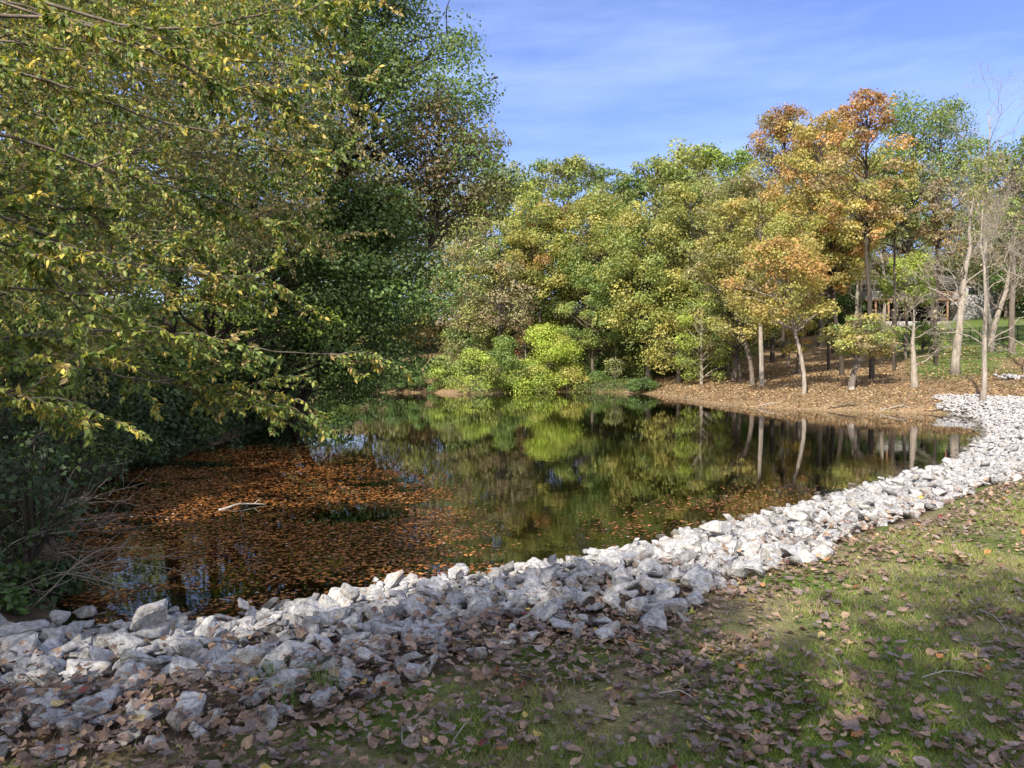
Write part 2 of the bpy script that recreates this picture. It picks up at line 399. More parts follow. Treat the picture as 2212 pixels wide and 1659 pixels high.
# fewer rocks and more leaves towards the lawn
edge = sm(2.8, 3.9, s); C = C[rr.random(len(C)) > edge*.6*(C[:, 1] < 16)]
sz = np.clip(rr.lognormal(math.log(.145), .36, len(C)), .07, .29)
order = np.argsort(-sz*rr.uniform(.25, 1, len(C))); C = C[order]; sz = sz[order]
k = scatter(C, sz*.5, fac=.6); C = C[k]; sz = sz[k]
s = sdist(C[:, 0], C[:, 1])
loose = sm(2.0, 3.1, s)*sm(2.5, 0, C[:, 0])*(C[:, 1] < 9)
keep = rr.random(len(C)) > loose*.12; C = C[keep]; sz = sz[keep]; s = s[keep]
z = H(C[:, 0], C[:, 1])
up = rr.uniform(.08, .42, len(C))*sz*(1-.6*sm(2.2, 3.2, s))
RP = np.c_[C, z+up+.02]
# a second loose layer of bigger stones lying on the first
n2 = int(len(RP)*.12); i2 = rr.choice(len(RP), n2, replace=False)
top = RP[i2]+np.c_[rr.normal(0, .05, (n2, 2)), sz[i2]*.45]; sz2 = np.clip(rr.lognormal(math.log(.16), .35, n2), .09, .34)
m2 = (s[i2] < 2.4) & (s[i2] > .1)
RP = np.r_[RP, top[m2]]; sz = np.r_[sz, sz2[m2]]
RS = np.c_[sz*rr.uniform(.9, 1.25, len(sz)), sz*rr.uniform(.85, 1.1, len(sz)), sz*rr.uniform(.6, .98, len(sz))]
RB = frames(len(RP), rr, .38)
size_px = sz/RP[:, 1]*view_ok(RP, -14)
rank = np.argsort(-size_px); big = rank[:300]; rest = rank[300:]
print('rocks', len(RP))
hi_t = [rock_template(100+k, True) for k in range(22)]
lo_t = [rock_template(200+k, False) for k in range(14)]
hi_me = []
for k, (V, Fc) in enumerate(hi_t):
    hi_me.append(make_mesh('rock', V, np.concatenate([np.array(f) for f in Fc]), [len(f) for f in Fc], M_rock, np.ones((len(V), 3)), False))
from mathutils import Matrix
s_all = sdist(RP[:, 0], RP[:, 1])
LBL_N = {}
def where(P):
    px = (CX+P[0]/P[1]*F)/2212
    names = ['photo left edge', 'near left edge', 'right of the brush', 'below the leafy shallows', 'left of centre', 'just before middle',
             'middle of photo', 'just past middle', 'right of centre', 'by sunny lawn', 'towards right edge', 'near the right edge']
    return names[int(np.clip(px*12, 0, 11))]
for nn, i in enumerate(big):
    k = int(rr.integers(len(hi_me)))
    o = obj('rock', hi_me[k]); Mx = Matrix([list(RB[i][a]*RS[i]) for a in range(3)]).to_4x4(); Mx.translation = Vector(RP[i]); o.matrix_world = Mx
    si = s_all[i]
    size = 'small' if sz[i] < .17 else 'middling' if sz[i] < .22 else 'large' if sz[i] < .28 else 'very large'
    form = 'flat' if RS[i][2] < .72*sz[i] else 'chunky' if RS[i][2] > .86*sz[i] else 'long' if RS[i][0] > 1.12*sz[i] else 'squarish'
    row = "at the water's edge" if si < .7 else 'in the back rows' if si < 1.3 else 'mid band' if si < 2.0 else 'in the front rows' if si < 2.8 else 'beside the lawn'
    tag(o, '%s %s grey rock %s, %s' % (size, form, row, where(RP[i])), 'rock', 'loose limestone rocks of the bank')
g = Geo(); pick = rr.integers(0, len(lo_t)+len(hi_t), len(RP))
shade = np.c_[[rr.uniform(.72, 1.05, len(RP))]*3].T*np.array([1, .985, .965])
nearr = RP[:, 1] < 11
for k in range(len(lo_t)):
    idx = rest[((pick[rest] % len(lo_t)) == k) & ~nearr[rest]]; g.inst(lo_t[k], RP[idx], RB[idx], RS[idx], shade[idx])
for k in range(len(hi_t)):
    idx = rest[((pick[rest] % len(hi_t)) == k) & nearr[rest]]; g.inst(hi_t[k], RP[idx], RB[idx], RS[idx], shade[idx])
tag(g.build('rock_riprap', M_rock), 'band of broken pale grey limestone rocks along the pond bank', 'rocks', kind='stuff')

# ------------------------------------------------------------ leaf shapes
def leafshape(kind, curl=.0, seed=0):
    r = np.random.default_rng(seed)
    if kind == 'rhomb': return np.array([[0, -.5, 0], [.32, -.02, .08], [0, .5, -.04], [-.32, .06, .05]]), [[0, 1, 2, 3]]
    if kind == 'tuft':   # three little blades of a leafy twig end
        V = []; Fc = []
        for a in (0, 2.2, 4.1):
            c, s_ = cos(a), sin(a)
            for (x, y, zz) in ((0, 0, 0), (.17, .3, .06), (0, .62, -.08), (-.17, .3, .06)): V.append((x*c-y*s_, x*s_+y*c, zz))
            b = len(V)-4; Fc.append([b, b+1, b+2, b+3])
        return np.array(V), Fc
    if kind == 'elm':
        return np.array([[0, -.5, 0], [.2, -.28, .05], [.25, .05, .07], [0, .55, -.1], [-.25, .05, .07], [-.2, -.28, .05], [0, -.02, .0]]), [[0, 1, 2, 6], [6, 2, 3], [0, 6, 4, 5], [6, 3, 4]]
    if kind == 'heart': out = [(0, -.42), (.2, -.46), (.4, -.25), (.42, .0), (.27, .27), (0, .58), (-.27, .27), (-.42, .0), (-.4, -.25), (-.2, -.46)]
    if kind == 'oval': out = [(0, -.5), (.16, -.36), (.24, -.1), (.22, .15), (.12, .36), (0, .52), (-.12, .36), (-.22, .15), (-.24, -.1), (-.16, -.36)]
    if kind == 'oak': out = [(0, -.5), (.06, -.36), (.2, -.4), (.1, -.22), (.34, -.18), (.36, -.06), (.12, .0), (.34, .16), (.3, .3), (.1, .2), (.1, .42), (0, .55), (-.12, .4), (-.1, .22), (-.32, .28), (-.34, .12), (-.12, .02), (-.36, -.1), (-.3, -.22), (-.1, -.22), (-.2, -.4), (-.06, -.36)]
    if kind == 'maple': out = [(0, -.4), (.12, -.3), (.38, -.36), (.28, -.2), (.52, -.02), (.34, .02), (.4, .26), (.2, .2), (.12, .34), (0, .6), (-.12, .34), (-.2, .2), (-.4, .26), (-.34, .02), (-.52, -.02), (-.28, -.2), (-.38, -.36), (-.12, -.3)]
    o = np.array(out, float)*r.uniform(.86, 1.12, (len(out), 2)); n = len(o)
    inner = o*.5
    P = np.r_[o, inner, [[0, 0]]]
    ax = r.uniform(0, pi); d = P@np.array([cos(ax), sin(ax)])
    z = curl*(P[:, 0]**2*2.2)*np.sign(r.random()-.3)+curl*1.5*d**2*np.sign(r.random()-.25)+curl*.25*P[:, 1]+.04*r.normal(size=len(P))*(np.arange(len(P)) < n)*(1+curl)
    V = np.c_[P, z]; Fc = [[k, (k+1) % n, n+(k+1) % n, n+k] for k in range(n)]+[[n+k, n+(k+1) % n, 2*n] for k in range(n)]
    return V, Fc

# ------------------------------------------------------------ fallen leaves
DRYC = np.array([.97, 1.0, 1.02])*np.array([[.24, .15, .09], [.29, .195, .145], [.17, .11, .08], [.33, .22, .15], [.30, .225, .19], [.38, .25, .16], [.24, .175, .15]])
BRIGHT = np.array([[.46, .22, .08], [.5, .38, .1], [.36, .14, .07], [.27, .06, .05], [.55, .42, .2], [.3, .33, .07]])
kinds = ['heart', 'oval', 'oak', 'maple']
lt = [(kd, leafshape(kd, cu, 30+7*i+j)) for i, kd in enumerate(kinds) for j, cu in enumerate((.06, .16, .3, .5, .22))]
rl = np.random.default_rng(5)
C = np.c_[rl.uniform(-8, 18, 380000), rl.uniform(1.2, 22, 380000)]
C = C[np.abs(C[:, 0]) < .95*C[:, 1]+1.6]; s = sdist(C[:, 0], C[:, 1]); ok = (s > .25); C = C[ok]; s = s[ok]
az = C[:, 0]/C[:, 1]
den = np.full(len(C), .62)
den = den*(.35+1.5*sm(.35, .75, fbm(C[:, 0], C[:, 1], 1.1, 41)))
den = np.where(s > 3.2, den, 0)
fade = sm(8.0, 4.8, C[:, 1]); den *= .10+.90*fade
left = sm(.12, -.30, az)*sm(9, 3.4, s)  # the brown drift on the left
den = np.maximum(den, left*1.3*(s > 3.3))
rim = np.exp(-((s-3.5-.45*sm(3.0, .6, C[:, 0]))/.42)**2)*.6*sm(22, 9, C[:, 1]); den = np.maximum(den, rim)
inr = (s <= 3.3)*(.008+.13*sm(1.3, 3.3, s))*sm(15, 5, C[:, 1])*(.25+1.2*sm(.3, .7, fbm(C[:, 0], C[:, 1], .8, 44)))
den = np.maximum(den, inr)
C = C[rl.random(len(C)) < den]; print('leaves', len(C))
n = len(C); s = sdist(C[:, 0], C[:, 1])
lsz = np.clip(rl.lognormal(math.log(.044), .34, n), .02, .08)
ti = rl.integers(0, len(lt), n); ti = np.where((rl.random(n) < .45) & (ti >= 10), ti % 10, ti)
tilt = np.where(s < 3.2, .45, .26)
LB = basis(unit(np.c_[rl.normal(size=(n, 2))*tilt[:, None], np.ones(n)]), rl)
LP = np.c_[C, H(C[:, 0], C[:, 1])+.008+lsz*.10+rl.random(n)*.03*(1+2*left.max()*(s < 6)*(C[:, 0] < 0))]
LP[:, 2] += np.where(s < 3.1, rl.uniform(.0, .12, n), 0)
LC = DRYC[rl.integers(0, len(DRYC), n)]*rl.uniform(.75, 1.3, (n, 1)); isb = rl.random(n) < .035
bc = rl.choice(len(BRIGHT), n, p=[.34, .24, .16, .06, .12, .08]); LC[isb] = BRIGHT[bc[isb]]
spx = lsz/LP[:, 1]*view_ok(LP, -10); rank = np.argsort(-spx)
big = rank[:300]; rest = rank[300:]
cn_b = ['orange', 'yellow', 'rust-orange', 'dark red', 'cream', 'yellow-green']
lme = {}
M_dry_ob, nt, out = nodes('dry_leaf_single')
for i in big:
    kd, (V, Fc) = lt[ti[i]]
    ci = ('b', int(bc[i])) if isb[i] else ('d', int(rl.integers(len(DRYC))))
    key = (int(ti[i]), ci)
    if key not in lme:
        c = BRIGHT[ci[1]] if ci[0] == 'b' else DRYC[ci[1]]
        lme[key] = make_mesh('fallen_leaf', V, np.concatenate([np.array(f) for f in Fc]), [len(f) for f in Fc], M_dry, np.tile(c, (len(V), 1))*(.85+.3*rl.random((len(V), 1))), True)
    o = obj('fallen_leaf', lme[key]); Mx = Matrix([list(LB[i][a]*lsz[i]) for a in range(3)]).to_4x4(); Mx.translation = Vector(LP[i]); o.matrix_world = Mx
    cn = cn_b[ci[1]] if ci[0] == 'b' else ['grey-brown', 'pale brown', 'dark brown', 'tan', 'greyish', 'light tan', 'purplish brown'][ci[1]]
    px = (CX+LP[i][0]/LP[i][1]*F)/2212; py = (HZ-(LP[i][2]-CZ)/LP[i][1]*F)/1659
    hx = ['far left', 'left', 'left of centre', 'centre-left', 'centre', 'centre-right', 'right of centre', 'right', 'far right'][int(np.clip(px*9, 0, 8))]
    vy = 'at photo bottom edge' if py > .965 else 'near the bottom edge' if py > .93 else 'just above bottom edge' if py > .89 else 'well above bottom edge'
    shp = {'heart': 'broad', 'oval': 'narrow', 'oak': 'lobed oak', 'maple': 'pointed maple'}[kd]; cv = ['nearly flat', 'slightly curled', 'curled', 'tightly curled', 'cupped'][ti[i] % 5]
    tag(o, '%s %s %s leaf, %s, %s' % (cv, cn, shp, hx, vy), 'leaf', 'fallen leaves on the ground')
bpy.data.materials.remove(M_dry_ob)
g = Geo()
for k in range(len(lt)):
    idx = rest[ti[rest] == k]; g.inst(lt[k][1], LP[idx], LB[idx], lsz[idx], LC[idx])
tag(g.build('fallen_leaves', M_dry, smooth=True), 'litter of brown fallen leaves spread over lawn and rocks', 'leaves', kind='stuff')

# far bank litter
C = np.c_[rl.uniform(5, 62, 170000), rl.uniform(38, 80, 170000)]; s = sdist(C[:, 0], C[:, 1])
az = C[:, 0]/C[:, 1]; C = C[(s > .1) & (az > .12) & (az < .70) & (s < 28) & (rl.random(len(C)) < .50*(1-.6*sm(10, 16, s)))]; n = len(C)
cc = np.array([[.40, .26, .14], [.48, .36, .21], [.3, .19, .10], [.48, .29, .13], [.2, .13, .08], [.45, .37, .24]])[rl.integers(0, 6, n)]*rl.uniform(.6, 1.25, (n, 1))
g = Geo(); g.inst(leafshape('rhomb'), np.c_[C, H(C[:, 0], C[:, 1])+.03], basis(unit(np.c_[rl.normal(size=(n, 2))*.5, np.ones(n)]), rl), rl.uniform(.1, .2, n), cc)
tag(g.build('bank_leaves', M_dry), 'orange-brown leaf litter covering the wooded far bank', 'leaves', kind='stuff')

# ------------------------------------------------------------ grass
C = np.c_[rl.uniform(-5, 14, 3600000), rl.uniform(1.6, 15, 3600000)]
C = C[(np.abs(C[:, 0]) < .9*C[:, 1]+1.6)]; s = sdist(C[:, 0], C[:, 1])
gm = fbm(C[:, 0], C[:, 1], .75, 61); gm2 = fbm(C[:, 0], C[:, 1], 2.6, 65)
az = C[:, 0]/C[:, 1]
den = sm(.36, .62, gm*.55+gm2*.45+.10*sm(.1, .5, az)+.10*sm(5.5, 8, C[:, 1])-.30*sm(-.02, -.30, az)-.14*np.exp(-((s-3.9)/.6)**2))*.95+.05
den *= sm(3.1, 3.7, s)*np.clip(9/C[:, 1]**1.15, .3, 1)*.55
kk = rl.random(len(C)) < den; C = C[kk]; gm = gm[kk]; gm2 = gm2[kk]; n = len(C); print('grass', n)
hgt = rl.uniform(.016, .046, n)*(.6+.8*sm(.35, .7, gm)); lean = randdir(n, rl)*np.array([1, 1, .15]); up = unit(lean*.75+np.array([0, 0, 1]))
side = unit(np.cross(up, randdir(n, rl)))
B = np.stack([side, up, np.cross(side, up)], 2)
dry = rl.random(n) < .16+.3*sm(.5, .3, gm2)
gc = np.array([.21, .31, .055])*rl.uniform(.6, 1.5, (n, 1))*(1+np.array([.35, .1, .1])*rl.random((n, 1))); gc[dry] = np.array([.45, .37, .2])*rl.uniform(.6, 1.2, (dry.sum(), 1))
T = (np.array([[-.5, 0, 0], [.5, 0, 0], [.3, .55, .1], [0, 1, .35], [-.3, .55, .1]]), [[0, 1, 2, 4], [4, 2, 3]])
w = rl.uniform(.0016, .0034, n)*(1+C[:, 1]*.09)
g = Geo(); g.inst(T, np.c_[C, H(C[:, 0], C[:, 1])-.004], B, np.c_[w, hgt, hgt], gc)
tag(g.build('grass', M_grass), 'short patchy green grass of the lawn in front', 'grass', kind='stuff')

# ------------------------------------------------------------ leaves floating on the pond
MAT = np.array([on_z(x, y)[:2] for x, y in [(100, 1372), (118, 1200), (170, 1090), (330, 990), (520, 962), (700, 965), (800, 990), (920, 1045), (1010, 1120), (1020, 1180), (1180, 1200), (1330, 1130), (1420, 1085), (1500, 1080), (1760, 1040), (1900, 1010), (1960, 1015), (1800, 1075), (1640, 1120), (1500, 1160), (1300, 1205), (1130, 1240), (900, 1282), (700, 1300), (500, 1355)]])
def inpoly(P, Q):
    ins = np.zeros(len(P), bool)
    for i in range(len(Q)):
        a, b = Q[i], Q[(i+1) % len(Q)]; c = ((a[1] > P[:, 1]) != (b[1] > P[:, 1]))
        with np.errstate(divide='ignore', invalid='ignore'): ins ^= c & (P[:, 0] < (b[0]-a[0])*(P[:, 1]-a[1])/(b[1]-a[1])+a[0])
    return ins
C = np.c_[rl.uniform(-13, 13, 1200000), rl.uniform(6, 26, 1200000)]; C = C[inpoly(C+rl.normal(0, .5, C.shape), MAT) & (sdist(C[:, 0], C[:, 1]) < .1)]
az = C[:, 0]/C[:, 1]
f = fbm(C[:, 0], C[:, 1], 1.5, 71); f2 = vnoise(C[:, 0]*.6, C[:, 1]*1.4, .45, 77)
left = sm(.05, -.10, az)
den = sm(.46-.13*left, .58-.11*left, f*.6+f2*.2+.2*vnoise(C[:, 0]*.4, C[:, 1], .3, 79))*(.35+.65*left)*(.3+.7*sm(24, 12, C[:, 1]))
hole = np.exp(-(((C[:, 0]-on_z(770, 1112)[0])/.95)**2+((C[:, 1]-on_z(770, 1112)[1])/.62)**2)); den *= 1-np.clip(hole*1.7, 0, 1)
den *= 1-.35*sm(8.2, 7.2, C[:, 1])*sm(-2.0, -3.4, C[:, 0])
C = C[rl.random(len(C)) < den*1.1]; n = len(C); print('floating', n)
subm = rl.random(n) < .84
zz = np.where(subm, rl.uniform(-.09, -.006, n), rl.uniform(.002, .006, n))
cc = np.array([[.42, .15, .035], [.5, .2, .05], [.26, .09, .025], [.55, .26, .07], [.16, .06, .025], [.3, .14, .05]])[rl.integers(0, 6, n)]*rl.uniform(.6, 1.15, (n, 1))
nb = rl.random(n) < .012; cc[nb] = (.7, .5, .38)
BF = basis(unit(np.c_[rl.normal(size=(n, 2))*.06, np.ones(n)]), rl); szf = rl.uniform(.03, .07, n)
flat = [leafshape(kd, .05, 90+i) for i, kd in enumerate(kinds)]; kk = rl.integers(0, 4, n)
g = Geo(); g2 = Geo()
for k in range(4):
    m_ = (kk == k) & ~subm; g.inst(flat[k], np.c_[C, zz][m_], BF[m_], szf[m_], cc[m_])
    m_ = (kk == k) & subm; g2.inst(flat[k], np.c_[C, zz][m_], BF[m_], szf[m_]*1.1, np.clip(cc[m_]*np.array([1.05, .95, .9]), 0, .9))
tag(g.build('floating_leaves', M_wet), 'orange-brown leaves floating over the near left of the pond', 'leaves', kind='stuff')
tag(g2.build('sunken_leaves', M_dry), 'brown leaves lying just under the surface of the near shallows', 'leaves', kind='stuff')

# ------------------------------------------------------------ trees
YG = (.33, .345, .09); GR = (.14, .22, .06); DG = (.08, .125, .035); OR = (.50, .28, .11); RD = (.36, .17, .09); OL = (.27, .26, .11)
TN = (.38, .29, .18); YL = (.46, .39, .12); LM = (.40, .50, .08); MG = (.22, .29, .08); BRW = (.2, .13, .08); PALE = (.40, .41, .2)
rhomb = leafshape('rhomb'); tuft = leafshape('tuft'); elm = leafshape('elm')
def wiggle(a, b, n, amp, r, sag=0):
    t = np.linspace(0, 1, n)[:, None]; P = a*(1-t)+b*t; L_ = np.linalg.norm(b-a)
    w = np.cumsum(r.normal(size=(n, 3)), 0); w -= t*w[-1]; P = P+w*amp*L_/n; P[:, 2] += (np.sin(t[:, 0]*pi)*sag*L_); return P
def tree(name, label, cat, base, top, rad, cbase, pal, nblob=60, nleaf=9000, ls=.22, tr=.2, bark=None, off=(0, 0), seed=0, group=None, blobr=.27, pal_top=None, pal_low=None, shape=1.0, tmpl=None, flat=.75, bend=0, twigs=0, colw=.25, fill=.3, full=.06):
    """base: point on the ground; top: crown top above it; rad: crown radius; cbase: height where foliage starts; off: sideways shift of the crown"""
    r = np.random.default_rng(seed+500); base = np.array(base, float)
    t = empty(name, base, label, cat, group)
    # blobs of foliage
    k = r.random(nblob)**.9; k.sort()
    prof = np.clip(np.sin(pi*np.clip(k*(.95-full)+.05+full, 0, 1)**(.75*shape)), 0, 1)**.55
    a = r.uniform(0, 2*pi, nblob); lump = 1+.22*np.sin(a*3+r.uniform(0, 6))*np.sin(k*7+r.uniform(0, 6))
    if shape > 1.3: prof = np.maximum(prof, .55)
    rr_ = np.sqrt(r.uniform(fill**2, 1, nblob))*prof*lump*rad*.97
    br = rad*blobr*r.uniform(.65, 1.25, nblob)
    offv = np.array([off[0], off[1]])[None]*sm(0, 1, (cbase+k*(top-cbase))/top*1.6)[:, None]
    Bc = np.c_[np.cos(a)*rr_+offv[:, 0], np.sin(a)*rr_+offv[:, 1], cbase+k*(top-cbase-br*.6)]
    Bc[:, 2] -= (rr_/rad)**2*rad*.12
    # trunk and limbs
    gt = Geo(); n = 14; tz = np.linspace(0, top*.93, n); tk = tz/top
    P = np.c_[off[0]*sm(0, 1, tk*1.6)+bend*np.sin(tk*pi)+np.cumsum(r.normal(0, .012*top/n*2, n)), off[1]*sm(0, 1, tk*1.6)+np.cumsum(r.normal(0, .012*top/n*2, n)), tz-.15]; P[0, :2] = 0
    rad_t = tr*(1-tk)**.8+.02; rad_t[0] *= 1.5; P = np.insert(P, 1, P[0]*.96+P[1]*.04+np.array([0, 0, .18]), 0); rad_t = np.insert(rad_t, 1, tr*1.12)
    gt.tube(P, rad_t, 9)
    for c, q_, b_ in zip(Bc, rr_, br):
        az_ = max(cbase*.75, c[2]-.35*q_-.12*(c[2]-cbase)-.3); az_ = min(az_, top*.9)
        i = np.interp(az_, P[:, 2], np.arange(len(P))); j = int(i); A = P[j]+(P[min(j+1, len(P)-1)]-P[j])*(i-j)
        r0 = min(np.interp(az_, P[:, 2], rad_t)*.45, .02+q_*.022); gt.tube(wiggle(A, c, 6, .22, r, .06), np.linspace(r0, .012, 6), 5, cap=False)
    for c in Bc[r.integers(0, nblob, twigs)] if twigs else ():
        e = c+randdir(1, r)[0]*rad*.45+np.array([0, 0, rad*.1]); th = min(.03, rad*.012); gt.tube(wiggle(c, e, 5, .3, r), np.linspace(th, th*.3, 5), 4, cap=False)
    gt.build('trunk', bark or M_bark, t, True)
    # leaves on the blobs
    w = br**2; cnt = np.maximum((nleaf*w/w.sum()).astype(int), 3); bi = np.repeat(np.arange(nblob), cnt); n = len(bi)
    d = randdir(n, r); d[:, 2] = np.where(d[:, 2] < -.2, d[:, 2]*.6, d[:, 2]); rad_ = br[bi]*(.3+.6*r.random(n)**.6+.17*np.abs(r.normal(size=n)))
    # every blob is itself a bunch of smaller sprays
    spr = randdir(nblob*9, r).reshape(nblob, 9, 3); sp = spr[bi, r.integers(0, 9, n)]; d = unit(d*.75+sp*.75)
    pos = Bc[bi]+d*rad_[:, None]*np.array([1.1, 1.1, flat])
    pos += np.array([0, 0, -.25])*((1-flat)*rad_)[:, None]
    nrm = unit(d*.8+np.array([0, 0, .45])+r.normal(size=(n, 3))*.55)
    pal = np.array(pal, float); bcx = pal[r.integers(0, len(pal), nblob)]
    kk_ = (Bc[:, 2]-cbase)/(top-cbase)
    if pal_top is not None: m_ = kk_+r.normal(0, .12, nblob) > .68; bcx[m_] = np.array(pal_top)[r.integers(0, len(pal_top), m_.sum())]
    if pal_low is not None: m_ = kk_+r.normal(0, .12, nblob) < .33; bcx[m_] = np.array(pal_low)[r.integers(0, len(pal_low), m_.sum())]
    mixin = r.random((n, 1))*.55
    lc = bcx[bi]*(1-mixin)+pal[r.integers(0, len(pal), n)]*mixin
    lc = lc*r.uniform(1-colw, 1+colw, (n, 1))*np.clip(1+r.normal(0, .16, (nblob, 1)), .6, 1.45)[bi]
    gl = Geo(); gl.inst(tmpl or rhomb, pos, basis(nrm, r), r.uniform(.7, 1.3, n)*ls, lc)
    gl.build('crown', M_leaf, t)
    return t
def bare(name, label, base, top, spread, tr, seed, bark=None, group=None, depth=5, leaves=0, pal=None, low=.3, off=(0, 0), up=.35, nb=12, ls=.16):
    r = np.random.default_rng(seed+900); base = np.array(base, float); t = empty(name, base, label, 'tree', group)
    g = Geo(); n = 12; tk = np.linspace(0, 1, n)
    P = np.c_[off[0]*tk**1.3+np.cumsum(r.normal(0, .012*top, n))*.5, off[1]*tk**1.3+np.cumsum(r.normal(0, .012*top, n))*.5, tk*top*.9-.15]; P[0, :2] = 0
    rt = tr*(1-tk)**.75+.015; rt[0] *= 1.35; g.tube(P, rt, 8); gb = Geo(); tips = []
    def grow(a, d, ln, rad, dep):
        m = 5; e = a+d*ln; Q = wiggle(a, e, m, .35, r, .04); gb.tube(Q, np.linspace(rad, rad*.55, m), 4 if dep > 2 else 3, cap=False)
        tips.append(Q[-1])
        if dep <= 0: return
        for q in range(2 if dep > 3 else 3):
            i = int(r.integers(2, m)); dd = unit((d+randdir(1, r)[0]*.75+np.array([0, 0, .12]))[None])[0]
            grow(Q[i], dd, ln*r.uniform(.5, .78), max(rad*.5, .006), dep-1)
    for q in range(nb):
        k = low+(1-low)*(q+r.random())/nb; i = k*(n-1); j = min(int(i), n-2); A = P[j]+(P[j+1]-P[j])*(i-j)
        a = r.uniform(0, 2*pi); d = unit(np.array([[cos(a), sin(a), up+k*.9]]))[0]
        grow(A, d, spread*r.uniform(.4, .7)*(1-.45*k), max(tr*.36*(1-k*.7), .018), depth-1)
    g.build('trunk', bark or M_twig, t, True); gb.build('branches', bark or M_twig, t)
    if leaves:
        tp = np.array(tips); idx = r.integers(0, len(tp), leaves); pos = tp[idx]+r.normal(0, .28, (leaves, 3)); pal = np.array(pal)
        gl = Geo(); gl.inst(rhomb, pos, basis(randdir(leaves, r)+np.array([0, 0, .5]), r), r.uniform(.7, 1.3, leaves)*ls, pal[r.integers(0, len(pal), leaves)]*r.uniform(.7, 1.3, (leaves, 1)))
        gl.build('crown', M_leaf, t)
    return t
def place(px, y=None, d=None):
    if d is None: return hit(px, y)
    x = (px-CX)/F*d; return np.array([x, d, hz(x, d)])
def htop(b, ty): return CZ-(ty-HZ)/F*b[1]-b[2]
def far_tree(label, px, top, wid, cb, pal, y=None, d=None, name='tree', offpx=0, **kw):
    b = place(px, y, d); m = b[1]/F
    kw['nleaf'] = int(kw['nleaf']*1.5); kw['nblob'] = int(kw['nblob']*1.7); kw['blobr'] = kw.get('blobr', .27)*.76; kw.setdefault('flat', .74); kw.setdefault('shape', 1.45); kw['ls'] *= 1.04
    return tree(name, label, 'tree', b, htop(b, top), wid*.56*m, max(htop(b, cb), .3), pal, off=(offpx*m, kw.pop('offy', 0)), **kw)
G1 = 'trees of the wooded far bank'
BK = 'trees in the background woods'
# --- background woods: tall crowns behind the shore row
k = 0
for (px, d, top, wid, cb, pal, lab) in [
    (1010, 96, 392, 130, 700, [MG, OL, PALE], 'green tree behind the oak overhang, lowest crown top of the back row'),
    (1085, 90, 345, 150, 720, [MG, YG, GR], 'green-topped tree at the left end of the far skyline'),
    (1150, 98, 350, 120, 720, [MG, GR, YG], 'rounded green tree second along the far skyline'),
    (1225, 94, 338, 130, 720, [OL, MG, YG], 'green tree with a double top at the skyline above the pale shrubs'),
    (1300, 100, 352, 120, 720, [OL, MG, GR], 'olive tree in the skyline dip left of centre-right'),
    (1358, 96, 378, 110, 720, [OL, GR, MG], 'dull green tree at the lowest dip of the skyline'),
    (1412, 92, 330, 130, 700, [GR, OL, MG], 'darker green tree rising right of the skyline dip'),
    (1475, 88, 306, 140, 700, [YG, MG, YG], 'tall yellow-green pointed tree right of the skyline dip'),
    (1525, 96, 325, 110, 700, [MG, OL], 'green tree behind the pointed yellow-green tree'),
    (1568, 86, 312, 120, 700, [GR, MG, LM], 'fresh green pointed tree just left of the orange oak'),
    (1640, 104, 420, 170, 700, [OL, TN], 'dull olive tree behind the orange oak, left'),
    (1750, 108, 430, 170, 690, [OL, MG, TN], 'dull olive tree behind the orange oak, right'),
    (1960, 118, 560, 150, 670, [OL, TN, MG], 'olive tree behind the house deck'),
    (2060, 122, 545, 150, 640, [OL, BRW, TN], 'brownish tree behind the house roof'),
    (2180, 104, 470, 170, 720, [DG, GR, OL], 'dark green tree at the right edge behind the bare trees'),
    (2270, 92, 380, 200, 730, [DG, GR], 'very dark green tree leaning in from the right edge'),
    (1870, 116, 570, 140, 670, [OL, TN], 'dull tree behind the left end of the house'),
    (905, 100, 420, 170, 720, [TN, PALE, OL], 'pale tan tree behind the dark oak'),
    (800, 96, 470, 180, 740, [YG, MG, PALE], 'yellow-green tree far behind the dark maple'),
    (660, 92, 430, 190, 740, [MG, YG, OL], 'green tree far behind the left bank, right one'),
    (520, 90, 480, 190, 760, [YG, LM, MG], 'bright yellow-green tree far behind the left bank trunks'),
    (380, 84, 420, 200, 760, [YG, MG, OR], 'yellow and green tree with orange tips far behind the left bank'),
    (220, 76, 380, 220, 780, [MG, OL], 'green tree deep in the left woods'),
    (60, 66, 330, 240, 800, [MG, YG], 'green tree deep in the left woods at the frame edge'),
    (-120, 60, 250, 260, 800, [MG, DG], 'dark tree deep in the left woods beyond the frame edge')]:
    k += 1
    far_tree(lab, px, top, wid*1.3, cb+70, pal, d=d, seed=k, group=BK, nblob=70, nleaf=9500, ls=.32, tr=.22, blobr=.3, fill=.1, shape=1.9, bark=M_bark)
for q, px in enumerate(range(960, 2330, 92)):
    far_tree('low dull tree filling the deep woods, number %d of the hilltop row from the left' % (q+1), px, 560+(q*37) % 60, 190, 800, [[OL, MG, DG], [MG, OL, YG], [TN, OL, DG]][q % 3], d=112+(q*7) % 12 if px > 1800 else 106+(q*7) % 9, seed=600+q, group='hilltop trees deep in the woods', nblob=40, nleaf=3200, ls=.45, tr=.2, blobr=.34, shape=.8)
